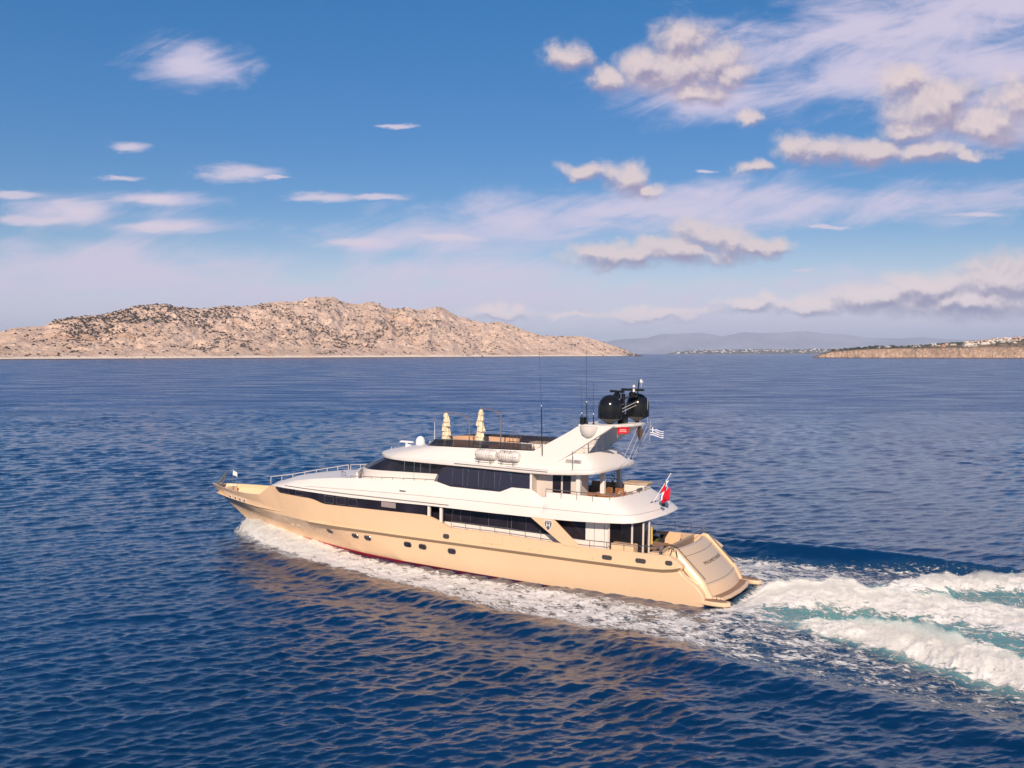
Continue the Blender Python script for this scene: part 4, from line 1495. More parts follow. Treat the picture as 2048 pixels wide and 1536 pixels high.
for s in (1, -1):
    b.prism([(28.0, 0), (27.7, 1.0 * s), (27.1, 2.0 * s), (26.5, 2.7 * s), (26.3, 2.7 * s), (26.9, 1.9 * s), (27.5, .9 * s), (27.8, 0)], 'z', 4.9, 5.5)
b.build('front_coaming', WHITE, YA, smooth=30)
b = MB()
pts = [(28.35, 2.0, 5.1), (28.2, 2.3, 5.1), (27.8, 2.75, 5.1), (27.2, 3.0, 5.1)]
b.tube([(x, y, z + .35) for x, y, z in pts], .02, 6)
for p in pts:
    b.tube([p, (p[0], p[1], p[2] + .35)], .018, 6)
b.build('gate_rail', STEEL, YA)

# ---- sky lounge: full-width dark glass with a raked front
b = MB()
for s in (1, -1):
    lo = [(18.98, 5.53), (17.84, 5.29), (13.9, 5.30), (13.02, 5.67), (11.66, 5.69)]
    up = [(18.05, 6.80), (17.2, 6.80), (13.9, 6.80), (13.02, 6.80), (11.66, 6.80)]
    b.grid([[(xa, 3.19 * s, za), (xb_, 3.19 * s, zb)] for (xa, za), (xb_, zb) in zip(lo, up)])
    b.grid([[(18.98, 3.19 * s, 5.53), (18.05, 3.19 * s, 6.80)], [(19.6, 2.72 * s, 5.4), (18.9, 2.71 * s, 6.80)]])
sl = b.build('sky_lounge_glass', mat('navy_glass', (.036, .036, .062), .05), YA, smooth=0)
for (xa, xb_, z0) in ((17.75, 16.85, 5.44), (16.5, 15.6, 5.44), (15.25, 14.35, 5.44), (13.98, 13.1, 5.66)):
    z0b = z0 if xa > 14 else 5.5
    MB().tube([(xa - .1, 3.2, 6.62), (xa, 3.2, z0b), (xb_, 3.2, z0b if xa > 14 else 5.82), (xb_ - .0, 3.2, 6.60)], .017, 5, closed=True).build('window_frame', STEEL, sl)
b = MB()
b.box(8.62, 11.6, 2.5, 2.62, 4.79, 6.82)
b.box(8.62, 11.6, 1.25, 1.37, 4.79, 6.82)
b.box(11.48, 11.6, -2.9, 1.25, 4.79, 6.82)
b.box(11.5, 11.62, -3.2, 3.24, 4.79, 6.82)
b.box(8.50, 8.61, 1.25, 2.62, 4.79, 6.82)
b.build('lounge_wall', mat('warm_white_wall', (.66, .57, .52), .5), YA, smooth=0)
MB().box(11.50, 11.66, 3.2, 3.27, 5.70, 6.80).build('lounge_post', WHITE, YA, smooth=0)
for (a, c) in ((9.05, 9.62), (9.75, 10.35)):
    MB().box(a, c, 2.61, 2.64, 4.85, 6.72).build('lounge_door', GLASS, YA, smooth=0, bevel=.01)
MB().box(11.42, 11.475, -2.0, 1.1, 4.9, 6.6).build('lounge_door', GLASS, YA, smooth=0)
for (x, y) in ((8.45, 2.72), (7.55, 1.1), (8.2, -2.8)):
    MB().box(x - .15, x + .15, y - .15, y + .15, 4.79, 6.93).build('deck_pillar', WHITE, YA, smooth=0, bevel=.05)

# ---- flybridge roof and coaming along its outline
#  lower edge                 coaming top
FLY = [(25.75, 0, 6.72, 21.9, 0, 7.70), (25.5, .8, 6.72, 21.75, .7, 7.70), (24.9, 1.7, 6.73, 21.3, 1.4, 7.74), (24.0, 2.5, 6.74, 20.6, 2.05, 7.80), (23.0, 3.02, 6.75, 19.8, 2.42, 7.85), (21.8, 3.3, 6.76, 19.0, 2.54, 7.88), (20, 3.4, 6.77, 18.2, 2.58, 7.90),
       (16, 3.42, 6.77, 16, 2.60, 7.96), (12, 3.42, 6.74, 12, 2.62, 8.08), (10, 3.42, 6.78, 9.9, 2.66, 8.12), (8.8, 3.42, 6.86, 9.0, 2.66, 8.14), (8.1, 3.42, 6.93, 8.75, 2.64, 8.14), (7.6, 3.34, 6.97, 8.45, 2.56, 8.14), (7.25, 3.08, 7.0, 8.22, 2.36, 8.14),
       (7.05, 2.65, 7.02, 8.08, 2.0, 8.14), (6.93, 2.0, 7.04, 8.0, 1.4, 8.14), (6.86, 1.1, 7.05, 7.95, .7, 8.14), (6.83, 0, 7.06, 7.93, 0, 8.14)]
b = MB()
rows = []
for i in range(len(FLY) - 1):
    for k in range(3):
        q = k / 3
        rows.append([FLY[i][j] * (1 - q) + FLY[i + 1][j] * q for j in range(6)])
rows.append(list(FLY[-1]))
prof = []
for r in rows:
    lo, up = Vector(r[:3]), Vector(r[3:])
    h = 0.24
    e0 = lo
    e1 = lo + Vector((0, 0, h))
    inn = Vector((up.x - lo.x, up.y - lo.y, 0))
    L = inn.length
    inn = inn.normalized() if L > 1e-6 else Vector((-1, 0, 0))
    sh = min(.22, L * .25)
    e2 = e1 + inn * sh * .5 + Vector((0, 0, .03))
    e3 = e1 + inn * sh + Vector((0, 0, .07))
    pts = [e0, e0 + Vector((0, 0, .03)) - inn * .02, e1 - Vector((0, 0, .03)) - inn * .02, e1, e2, e3]
    for t in (.35, .7, .92):
        q = e3.lerp(up, t)
        pts.append(q + Vector((0, 0, .05 * math.sin(PI * t))))
    pts += [up, up + inn * .1, up + inn * .1 - Vector((0, 0, .75))]
    prof.append([tuple(p) for p in pts])
for s in (1, -1):
    b.grid([[(x, y * s, z) for x, y, z in r] for r in prof])
b.grid([[(r[0], r[1] * f, r[2] + .012 + (.02 if abs(f) < .9 else 0)) for f in (1, .95, .4, 0, -.4, -.95, -1)] for r in rows])
fly = b.build('flybridge_roof', WHITE, YA, smooth=35)
b = MB()
b.grid([[(x, y, 7.22) for y in (-2.5, 0, 2.5)] for x in (8.0, 12, 16, 20.5)])
b.build('flybridge_deck', TEAK, YA, smooth=0)
b = MB()
for (z0, xs0, xs1, r) in ((6.93, 17.4, 10.3, .03),):
    b.tube([(x, 3.445, z0 - .0) for x in np.linspace(xs0, xs1, 12)], r, 6)
b.build('gutter_rail', GREYM, YA)
MB().tube([(x, 3.40 - .03, 7.035) for x in np.linspace(13.4, 10.3, 6)], .008, 5).build('groove_line', DKLINE, YA)
# louvred vents on the aft roof flank
def vent(x0, x1):
    b = MB()
    for k in range(6):
        f = .42 + .035 * k
        a = []
        for x in (x0, x1):
            lo, up = Vector((x, 3.30, 7.12)), Vector((x, 2.64, 8.12))
            p = lo.lerp(up, f)
            a.append((x, p.y + .055, p.z + .06))
        b.tube(a, .012, 4)
    b.build('louvre_vent', mat('grey_louvre', (.48, .44, .43), .6), YA)
vent(9.25, 8.75)
vent(8.68, 8.15)

# windscreen round the flybridge
b = MB()
fr_ = MB()
wsc = [r for r in rows if r[3] > 11.4]
def wtop(r):
    rake = itp(r[3], [(11.4, .02), (18.5, .08), (20.2, .45), (22, .95)])
    return (r[3] - rake, max(r[4] - .10, 0), r[5] + itp(r[3], [(11.4, .40), (16, .50), (20, .50), (22, .42)]))
for s in (1, -1):
    b.grid([[(r[3] - .05, max(r[4] - .04, 0) * s, r[5] + .01), (wtop(r)[0], wtop(r)[1] * s, wtop(r)[2])] for r in wsc])
    fr_.tube([(wtop(r)[0], wtop(r)[1] * s, wtop(r)[2]) for r in wsc], .022, 6)
    for i in range(0, len(wsc), 3):
        r = wsc[i]
        fr_.tube([(r[3] - .05, max(r[4] - .04, 0) * s, r[5]), (wtop(r)[0], wtop(r)[1] * s, wtop(r)[2])], .014, 5)
ws = b.build('flybridge_windscreen', SMOKE, YA, smooth=35)
fr_.build('windscreen_frame', STEEL, ws)
b = MB()
for s in (1, -1):
    b.tube([(r[3] - .05, max(r[4] - .03, 0) * s, r[5] + .02) for r in wsc], .035, 6)
b.build('windscreen_gasket', BLACKP, ws)

# ---- mast arch: two raked fins and a platform
fin = [(14.2, 7.02), (13.2, 7.32), (12.4, 7.72), (10.6, 8.72), (9.2, 9.52), (8.75, 9.82), (8.3, 9.98), (6.2, 9.99), (6.55, 9.75), (7.6, 9.05), (8.85, 8.19), (9.7, 7.62), (10.3, 7.2), (10.35, 6.99)]
b = MB()
for s in (1, -1):
    def fy(z):
        return itp(z, [(7, 3.02), (7.6, 2.86), (8.2, 2.70), (10, 2.38)])
    for o, rev in ((.19, 0), (-.19, 1)):
        pass
    n = len(fin)
    vo = [(x, (fy(z) + .17) * s, z) for x, z in fin]
    vi = [(x, (fy(z) - .17) * s, z) for x, z in fin]
    tri = [(0, 1, 13), (1, 2, 13), (13, 2, 12), (2, 3, 12), (12, 3, 11), (11, 3, 10), (3, 4, 10), (10, 4, 9), (4, 5, 9), (5, 6, 9), (9, 6, 8), (8, 6, 7)]
    b.add(vo + vi, tri + [tuple(n + i for i in f) for f in tri] + [(i, (i + 1) % n, n + (i + 1) % n, n + i) for i in range(n)])
arch = b.build('mast_arch', WHITE, YA, smooth=30, bevel=.05)
plan = [(8.7, 2.45), (8.85, 1.6), (8.75, 0), (8.7, -2.45), (6.25, -2.5), (5.95, -1.9), (5.85, -.9), (6.0, 0), (6.4, 1.0), (6.9, 1.9), (7.25, 2.45)]
MB().prism(plan, 'z', 9.80, 10.0).build('arch_platform', WHITE, arch, smooth=0, bevel=.06)
b = MB()
b.lathe([(.02, 9.15), (.28, 9.22), (.50, 9.45), (.60, 9.75), (.62, 9.9), (.55, 9.93)], 24, (7.85, 2.55, 0))
b.build('arch_pod', WHITE, arch, smooth=50)


def sat_dome(x, y, z, r, h, m, name='satellite_dome'):
    prof = [(.13, z), (.15, z + .08), (r * .98, z + .40), (r, z + .46), (r, z + h * .60)]
    zc, rc = z + h * .60, h * .40
    for k in range(1, 9):
        a = PI / 2 * k / 8
        prof.append((max(r * math.cos(a), .002), zc + rc * math.sin(a)))
    return MB().lathe(prof, 40, (x, y, 0)).build(name, m, YA, smooth=35)


sat_dome(7.1, 1.2, 9.95, .76, 1.90, BLACKP)
sat_dome(6.3, -1.25, 10.0, .76, 1.90, BLACKP)
b = MB()
b.box(6.55, 7.0, -.35, .25, 9.99, 10.6)
b.tube([(6.75, 0, 10), (6.75, 0, 11.9)], .12, 10)
b.tube([(6.75, 0, 11.2), (7.2, .1, 11.75)], .07, 8)
b.tube([(6.75, 0, 11.6), (5.95, -.35, 11.75)], .06, 8)
b.tube([(5.95, -.35, 11.7), (5.85, -.4, 12.75)], .045, 8)
b.lathe([(.05, 11.55), (.22, 11.6), (.24, 11.85), (.1, 11.95)], 14, (7.15, .1, 0))
b.lathe([(.05, 11.6), (.22, 11.68), (.24, 11.95), (.1, 12.05)], 14, (6.25, -.3, 0))
for (x, y, z) in ((6.9, .2, 11.5), (6.65, .22, 11.2), (6.8, .25, 11.05)):
    b.ball((x, y, z), .13, 10, 8)
mastc = b.build('radar_mast', BLACKP, YA, smooth=45)
def radar(x, y, z, ln, ang):
    c, s_ = math.cos(ang), math.sin(ang)
    v = []
    bb = MB()
    for (q, hh) in ((-ln / 2, .05), (-ln / 2 + .08, .08), (ln / 2 - .08, .08), (ln / 2, .05)):
        v.append([(x + q * c - o * s_, y + q * s_ + o * c, z + e) for (o, e) in ((-.09, -hh), (.09, -hh), (.09, hh), (-.09, hh))])
    bb.grid(v, closed=True)
    bb.add(v[0], [(0, 1, 2, 3)]).add(v[-1], [(0, 1, 2, 3)])
    bb.build('radar_scanner', BLACKP, mastc, smooth=0, bevel=.02)
radar(7.15, .1, 12.02, 1.3, -.45)
radar(6.25, -.3, 12.15, 1.5, 0.15)
b = MB()
b.lathe([(.02, 12.0), (.07, 12.02), (.07, 12.2), (.03, 12.22)], 10, (6.1, -.15, 0))
b.lathe([(.02, 12.3), (.09, 12.32), (.08, 12.45), (.02, 12.47)], 10, (6.1, -.15, 0))
b.tube([(5.75, -.5, 12.35), (5.75, -.5, 12.7)], .015, 5)
b.prism([(5.62, 12.62), (5.9, 12.62), (5.76, 12.85)], 'y', -.55, -.45)
b.build('wind_sensor', WHITEF, mastc)
b = MB()
for z in (10.75, 10.95):
    b.tube([(6.6, .5, z), (5.9, -.9, z + .55)], .014, 5)
b.tube([(5.5, -1.0, 11.55), (5.62, -1.35, 10.0)], .012, 5)
b.build('mast_stay', RIGG, mastc)
# white kit on the wheelhouse roof
sat_dome(22.75, 0, 7.15, .34, 1.02, WHITEF)
b = MB()
b.tube([(24.0, 0, 7.0), (24.0, 0, 7.62)], .09, 10)
b.prism([(23.4, 7.62), (24.6, 7.62), (24.45, 7.74), (23.55, 7.74)], 'y', -.13, .13)
b.build('open_array_radar', WHITEF, YA, smooth=30)
b = MB()
b.lathe([(.05, -.2), (.22, -.12), (.26, .12), (.2, .14)], 14, (23.4, .55, 7.35), axis='x')
b.tube([(23.4, .55, 7.0), (23.4, .55, 7.3)], .06, 8)
b.build('searchlight', WHITEF, YA)
b = MB()
for (x, y, z, h) in ((25.0, .5, 6.97, .3), (24.6, .6, 6.98, .3), (22.0, -.7, 7.6, 1.6)):
    b.tube([(x, y, z), (x, y, z + h)], [.03, .015], 6)
b.ball((21.2, .9, 7.85), .12, 10, 6)
b.build('roof_sensor', WHITEF, YA)

# ---- whip antennas
def whip(x, y, z0, z1, z2, lean=0.0):
    b = MB()
    b.tube([(x, y, z0), (x, y, z0 + .12)], [.09, .06], 8)
    b.tube([(x, y, z0), (x + lean * .4, y, z1)], [.04, .03], 8)
    w = b.build('whip_antenna', BLACKP, YA)
    MB().tube([(x + lean * .4, y, z1 - .02), (x + lean * .4, y, z1 + .10)], .026, 8).build('ferrule', WHITEF, w)
    MB().tube([(x + lean * .4, y, z1 + .12), (x + lean, y, z2)], [.012, .007], 6).build('whip_tip', BLACKP, w)
whip(10.95, 2.95, 7.55, 11.0, 14.6, .35)
whip(8.15, 2.3, 10.0, 11.35, 14.7, .15)
whip(8.6, 2.0, 9.98, 10.6, 12.75, .2)
whip(7.8, 2.1, 9.98, 10.6, 12.7, .05)
MB().box(8.25, 8.55, 2.2, 2.55, 10.0, 10.45).build('floodlight', BLACKP, YA, smooth=0, bevel=.04)
# stays from the arch to the aft roof and two upright poles at the roof edge
b = MB()
for (x, y) in ((7.2, -2.6), (6.9, -1.6), (6.75, -.6), (6.75, .4)):
    b.tube([(5.95 + .1 * y, y * .5 - 1.0, 9.85), (x, y, 7.2)], .010, 5)
b.build('rigging', RIGG, YA)
MB().tube([(8.6, 3.30, 6.95), (8.62, 3.30, 8.35)], .028, 6).build('roof_pole', GREYM, YA)
for pts in ([(9.0, 2.2, 8.1), (8.3, 1.9, 8.1), (8.1, 1.2, 8.1), (8.05, 0.2, 8.1)],):
    rail(pts, .85, 'flybridge_aft_rail', .9, r=.022, mid=(.4,))
rail([(14.2 - .5 * i, 1.9, 7.9) for i in range(6)], .6, 'flybridge_rail', .5, r=.02)
b = MB()
for y in (.7, 1.15):
    b.tube([(14.5, y, 7.2), (14.5, y, 8.75), (14.2, y, 8.95), (13.9, y, 8.75), (13.9, y, 7.3)], .022, 6)
b.build('stair_rail', STEEL, YA)

# ---- transom: bulging panel between the stern wings
rows = []
prof = [(2.75, 2.05), (2.45, 2.62), (2.25, 2.86), (2.0, 2.86), (1.72, 2.66), (1.2, 2.16), (.7, 1.68), (.15, 1.15), (.02, 1.0), (-.1, .8), (-.32, .42)]
for (x, z) in prof:
    row = []
    for k in range(-8, 9):
        f = k / 8
        cv = .32 * (1 - f * f)                        # convex in plan
        row.append((x - cv, 2.62 * f + 0, z))
    rows.append([(x - cv * 0, 2.66, z - .35)] + row[::-1] + [(x, -2.66, z - .35)])
tp = MB().grid(rows).build('transom_panel', mat('beige_transom', (0.66, 0.50, 0.36), 0.35, coat=.2), YA, smooth=35)
tp.data.materials.append(CREAM)
for p in tp.data.polygons:
    if p.center.z < 1.05:
        p.material_index = 1
b = MB()
for (xx, zz) in ((1.55, 2.50), (0.1, 1.10)):
    b.tube([(xx - .32 * (1 - (k / 10) ** 2) - .012, 2.60 * k / 10, zz + .01) for k in range(-10, 11)], .011, 4)
b.build('panel_seam', DKLINE, tp)
# ridges of the stern wings with black handrails
for s in (1, -1):
    rws = []
    for (x, z) in ((3.0, 2.3), (2.55, 2.7), (2.2, 2.95), (1.85, 2.92), (1.5, 2.62), (1.0, 2.12), (.4, 1.55), (.05, 1.2), (-.15, .85), (-.4, .42)):
        rws.append([(x, 2.62 * s, z - .3), (x, 2.64 * s, z + .0), (x, 2.72 * s, z + .06), (x, 2.88 * s, z + .05), (x, 2.96 * s, z - .02), (x + .1, 3.05 * s, z - .45)])
    MB().grid(rws).build('stern_wing', CREAM, YA, smooth=50)
    MB().tube([(2.9, 2.7 * s, 2.75), (2.5, 2.7 * s, 3.1), (2.15, 2.69 * s, 3.14), (1.85, 2.68 * s, 3.02), (1.0, 2.66 * s, 2.22), (.1, 2.65 * s, 1.38)], .022, 6).build('stern_handrail', BLACKP, YA)
# stairs between wing and hull side
for s in (1, -1):
    b = MB()
    for k in range(6):
        x = 0.0 + k * .42
        z = .55 + k * .30
        b.box(x - .05, x + .44, 2.9 if s > 0 else -3.5, 3.5 if s > 0 else -2.9, z - .3, z)
    b.build('stern_steps', CREAM, YA, smooth=0, bevel=.03)
# swim platform: teak centre and two pods at the corners
b = MB()
pf = [(-.2, 2.75), (-.95, 2.6), (-1.15, 1.5), (-1.22, 0), (-1.15, -1.5), (-.95, -2.6), (-.2, -2.75)]
b.prism(pf, 'z', .22, .42)
plat = b.build('swim_platform', CREAM, YA, smooth=0, bevel=.06)
MB().prism([(-.35, 2.5), (-.80, 2.4), (-.97, 1.4), (-1.03, 0), (-.97, -1.4), (-.80, -2.4), (-.35, -2.5)], 'z', .424, .435).build('teak_inlay', TEAK, plat, smooth=0)
for s in (1, -1):
    pd = [(.7, 3.58), (-.6, 3.62), (-1.35, 3.5), (-1.6, 3.15), (-1.5, 2.85), (-1.1, 2.72), (-.2, 2.78), (.3, 2.9)]
    o = MB().prism([(x, y * s) for x, y in pd], 'z', .12, .38).build('platform_pod', CREAM, YA, smooth=0, bevel=.08)
    MB().prism([(x * .86 - .02, (y - 3.2) * .72 * s + 3.2 * s) for x, y in pd], 'z', .384, .395).build('teak_inlay', TEAK, o, smooth=0)
    b = MB()
    for x in (-.75, -1.0):
        b.tube([(x, 3.1 * s, .38), (x, 3.1 * s, .58), (x - .08, 3.22 * s, .64)], .022, 6)
    b.build('mooring_cleat', STEEL, o)
# yacht's name on the transom panel
tc_ = bpy.data.curves.new('name_text', 'FONT')
tc_.body = 'PROMETHEUS'
tc_.size = .46
tc_.align_x = 'CENTER'
tc_.extrude = .006
tc_.space_character = 1.12
to = bpy.data.objects.new('name_text', tc_)
COL.objects.link(to)
bpy.context.view_layer.update()
me = bpy.data.meshes.new_from_object(to)
bpy.data.objects.remove(to)
_p0, _p1 = Vector((1.72, 0, 2.66)), Vector((.15, 0, 1.15))
_up = (_p0 - _p1).normalized()
for v in me.vertices:
    # letters run from port to starboard (left to right as seen from astern), bent to the panel
    yy = -v.co.x * .98 - .35
    f = yy / 2.62
    base = _p1 + _up * (1.05 + v.co.y * .66)
    nrm = Vector((-_up.z, 0, _up.x))
    q = base + nrm * (.012 + v.co.z)
    v.co = Vector((q.x - .32 * (1 - f * f), yy, q.z))
me.materials.clear()
me.materials.append(mat('dark_lettering', (.06, .05, .05), .4))
link(bpy.data.objects.new('yacht_name', me), tp)

# ---- foredeck gear
b = MB()
b.box(38.9, 39.5, -.6, .2, 1.95, 2.25)
b.tube([(38.0, .35, 2.0), (38.0, .35, 2.55)], .12, 10)
b.tube([(37.6, .35, 2.0), (37.6, .35, 2.45)], .09, 10)
b.build('windlass', GREYM, YA, smooth=30)
b = MB()
for (x, y) in ((40.6, .5), (39.7, .95), (38.6, 1.2), (38.2, 1.35)):
    b.box(x - .22, x + .22, y - .05, y + .05, 2.22, 2.34)
    b.box(x - .05, x + .05, y - .05, y + .05, 1.95, 2.3)
b.build('deck_cleat', DKLINE, YA, smooth=0)
b = MB()
b.box(42.1, 42.5, -.55, .55, 2.0, 2.72)
b.build('chain_locker', CREAM, YA, smooth=0, bevel=.06)
MB().tube([(37.3, .9, 1.98), (37.3, .9, 2.75), (37.35, .75, 3.0), (37.3, .6, 2.75), (37.3, .6, 1.98)], .03, 6).build('deck_hoop', GREYM, YA)
b = MB()
b.tube([(43.85, 0, 2.75), (43.35, 0, 3.3), (42.75, 0, 3.95)], [.10, .09, .06], 8)
b.tube([(43.3, 0, 2.85), (42.95, 0, 3.6)], .05, 8)
b.box(43.2, 44.1, -.16, .16, 2.72, 2.88)
b.ball((43.25, .16, 2.92), .11, 10, 6)
b.build('bow_davit', GREYM, YA, smooth=30)
# ------------------------------------------------------------------ things aboard
def aboard(name, x, y, z, label, cat, group=None, rz=0.0):
    o = empty(name, (0, 0, 0), YM @ Matrix.Translation((x, y, z)) @ Matrix.Rotation(rz, 4, 'Z'))
    return tag(o, label, cat, group)


def copy_tree(o):
    c = o.copy()
    COL.objects.link(c)
    for ch in list(o.children):
        d = ch.copy()
        COL.objects.link(d)
        d.parent = c
        d.matrix_parent_inverse = ch.matrix_parent_inverse.copy()
        for g in list(ch.children):
            e_ = g.copy()
            COL.objects.link(e_)
            e_.parent = d
    return c


# closed cantilever umbrellas on the sun deck
def umbrella(px_, py_, h, cx, cy, ctop, cbot, label, seed):
    r = random.Random(seed)
    u = aboard('umbrella', px_, py_, 7.23, label, 'umbrella', 'closed umbrellas on the sun deck')
    MB().tube([(0, 0, 0), (0, 0, h)], .045, 10).lathe([(.22, 0), (.22, .06), (.06, .1)], 14).build('pole', GREYM, u)
    dx, dy, tz = cx - px_, cy - py_, ctop - 7.23
    MB().tube([(0, 0, h - .02), (dx * .5, dy * .5, (h + tz + .1) / 2 + .02), (dx, dy, tz + .10)], .022, 6).tube([(0, 0, h - .5), (dx * .25, dy * .25, h + (tz - h) * .3)], .015, 5).build('arm', mat('brown_metal', (.30, .19, .13), .5, metal=.3), u)
    b = MB()
    rows = []
    n = 28
    tot = ctop - cbot
    tiers = 6
    for i in range(49):
        f = i / 48
        z = tz - tot * f
        tier = (f * tiers) % 1.0
        rad = .14 + .09 * min(1, f * 2.2) + .05 * f
        rad *= (0.88 + .22 * tier ** 1.4) if f > .06 else 0.5 + 8 * f
        row = []
        for k in range(n):
            a = 2 * PI * k / n
            w = 1 + .16 * math.sin(a * 7 + int(f * tiers) * 1.9 + seed) + .10 * math.sin(a * 3 + i * .3)
            lean = .05 * math.sin(int(f * tiers) * 2.3 + seed)
            row.append((dx + lean + rad * w * math.cos(a), dy + rad * w * math.sin(a), z + .025 * math.sin(a * 5 + i)))
        rows.append(row)
    b.grid(rows, closed=True)
    b.add([rows[-1][k] for k in range(n)], [tuple(range(n))])
    b.add([rows[0][k] for k in range(n)], [tuple(range(n))])
    c = b.build('canopy', CANVAS, u, smooth=60)
    MB().tube([(dx, dy, tz + .12), (dx, dy, tz - .05)], .03, 6).build('finial', GREYM, c)
    for zf in (.33, .66):
        pts = [(dx + .26 * math.cos(a), dy + .26 * math.sin(a), tz - tot * zf) for a in np.linspace(0, 2 * PI, 14)[:-1]]
        MB().tube(pts, .012, 4, closed=True).build('strap', BEIGE, c)
    return u


umbrella(18.5, 0.0, 2.55, 20.2, .4, 10.0, 8.05, 'closed cream umbrella hanging on the sun deck, the one nearer the bow', 1)
umbrella(15.9, 0.0, 3.0, 17.35, .35, 10.38, 8.05, 'taller closed cream umbrella on the sun deck, nearer the mast', 4)


# life raft canisters in cradles on the roof edge
def raft(x, label):
    u = aboard('life_raft', x, 3.14, 7.26, label, 'life raft', 'life rafts on the roof edge')
    prof = [(.02, -.80), (.20, -.79), (.30, -.70), (.335, -.58), (.345, -.03), (.36, -.02), (.36, .02), (.345, .03), (.335, .58), (.30, .70), (.20, .79), (.02, .80)]
    c = MB().lathe(prof, 28, (0, 0, .40), axis='x').build('canister', WHITE, u, smooth=35)
    b = MB()
    for q in (-.62, -.46, -.34, -.15, .05, .2, .38, .52, .66):
        rr = .352 if abs(q) < .6 else .325
        b.tube([(q, rr * math.cos(a), .40 + rr * math.sin(a)) for a in np.linspace(0, 2 * PI, 22)[:-1]], .011, 4, closed=True)
    b.tube([(-.7, .335, .40), (.7, .335, .40)], .010, 4)
    b.build('strap', GREYM, c)
    b = MB()
    b.tube([(-.75, .30, .14), (-.6, .30, .06), (.6, .30, .06), (.75, .30, .14)], .03, 6)
    b.tube([(-.6, -.28, .06), (.6, -.28, .06)], .03, 6)
    for q in (-.45, .45):
        b.tube([(q, .30, .06), (q, .30, -.12)], .028, 6)
        b.tube([(q, -.28, .06), (q, .30, .06)], .025, 6)
    b.build('cradle', GREYM, u)
    return u


ra = raft(15.05, 'plain white life raft canister on the roof edge, the one nearer the bow')
rb = copy_tree(ra)
rb.matrix_world = YM @ Matrix.Translation((13.3, 3.16, 7.28))
rb['label'] = 'white life raft canister with dark lettering on top, beside the mast arch'


def text_mesh(body, size, m, extrude=.004):
    cv = bpy.data.curves.new('lettering', 'FONT')
    cv.body = body
    cv.size = size
    cv.align_x = 'CENTER'
    cv.extrude = extrude
    o = bpy.data.objects.new('lettering', cv)
    COL.objects.link(o)
    bpy.context.view_layer.update()
    me = bpy.data.meshes.new_from_object(o)
    bpy.data.objects.remove(o)
    me.materials.clear()
    me.materials.append(m)
    return me


me = text_mesh('R.F.D', .26, mat('dark_lettering'))
for v in me.vertices:                                     # read from the port side, wrapped on the canister
    a = math.radians(38) + v.co.y / .36
    rr = .363 + v.co.z
    v.co = Vector((-v.co.x, rr * math.cos(a), .40 + rr * math.sin(a)))
link(bpy.data.objects.new('lettering', me), [c for c in rb.children if c.name.startswith('canister')][0])


# ---- flags
def cloth(rows, cols, fn, th=0.008):
    b = MB()
    b.grid([[fn(i / rows, j / cols) for j in range(cols + 1)] for i in range(rows + 1)])
    return b


ens = aboard('ensign_flag', 4.55, 0, 5.12, 'red ensign drooping from a slanted staff on the aft overhang', 'flag')
MB().tube([(0, 0, 0), (-1.1, 0, 1.86)], .028, 8).ball((-1.12, 0, 1.9), .045, 8, 6).build('staff', WHITE, ens)
b = MB()
b.tube([(0, -.45, .05), (0, .45, .05)], .02, 6)
b.tube([(0, 0, .05), (.35, 0, .0)], .02, 6)
b.build('bracket', STEEL, ens)


def ens_fn(f, g):                                        # f along the hoist (top to bottom), g towards the fly: hanging in folds
    hx, hz = -1.04 + .55 * f, 1.78 - .95 * f
    drop = g * 1.55
    fold = .10 * math.sin(g * 9 + f * 2) * (.4 + g)
    return (hx - .05 * g * (1 - f) + .05 * math.sin(g * 6 + f * 5), .75 * fold + .05 * math.sin(f * 7), hz - drop * (1 - .35 * f) + .12 * g * f)


def colour_faces(o, nr, nc, fn):
    """material index per face of a grid by its place in the cloth"""
    for k, p in enumerate(o.data.polygons):
        i, j = divmod(k, nc)
        p.material_index = fn((i + .5) / nr, (j + .5) / nc)


b = cloth(14, 30, ens_fn)
o = b.build('cloth', [REDF, WHITEF, BLUEF], ens, smooth=80, norm=False)
colour_faces(o, 14, 30, lambda f, g: (1 if abs(f - .25) < .06 or abs(g - .2) < .035 or abs((f - .25) - (g - .2) * 1.1) < .05 else 2) if (f < .5 and g < .42) else (2 if f > .84 and .35 < g < .75 else (1 if f > .74 and .3 < g < .8 else 0)))
for nm in ('flag_spot',):
    bb = MB()
    bb.prism([(-.02, -.14), (.16, -.1), (.1, .12), (-.08, .1)], 'y', -.04, .04)
spot = aboard('ensign_light', 3.75, .35, 4.98, 'small dark lamp on the sloping white aft overhang below the ensign', 'lamp')
MB().lathe([(.05, -.12), (.13, -.10), (.14, .08), (.10, .10)], 14, (0, 0, .12)).build('housing', BLACKP, spot)
MB().tube([(0, 0, -.18), (0, 0, .02)], .03, 6).build('stem', STEEL, spot)

gf = aboard('striped_flag', 5.85, -2.35, 9.35, 'small blue and white striped flag with a cross, aft of the mast arch', 'flag')
def gf_fn(f, g):
    return (-.02 - .95 * g, .07 * math.sin(g * 8 + f) * (.3 + g), .30 - .60 * f - .16 * g + .03 * math.sin(g * 7))
o = cloth(18, 27, gf_fn).build('cloth', [BLUEF, WHITEF], gf, smooth=80, norm=False)
def greek(f, g):
    if f < 5 / 9 and g < .37:
        return 1 if abs(f - 2.5 / 9) < .5 / 9 or abs(g - .185) < .037 else 0
    return int(f * 9) % 2
colour_faces(o, 18, 27, greek)
MB().tube([(0, 0, -.6), (.0, 0, .75)], .010, 5).build('halyard', RIGG, gf)

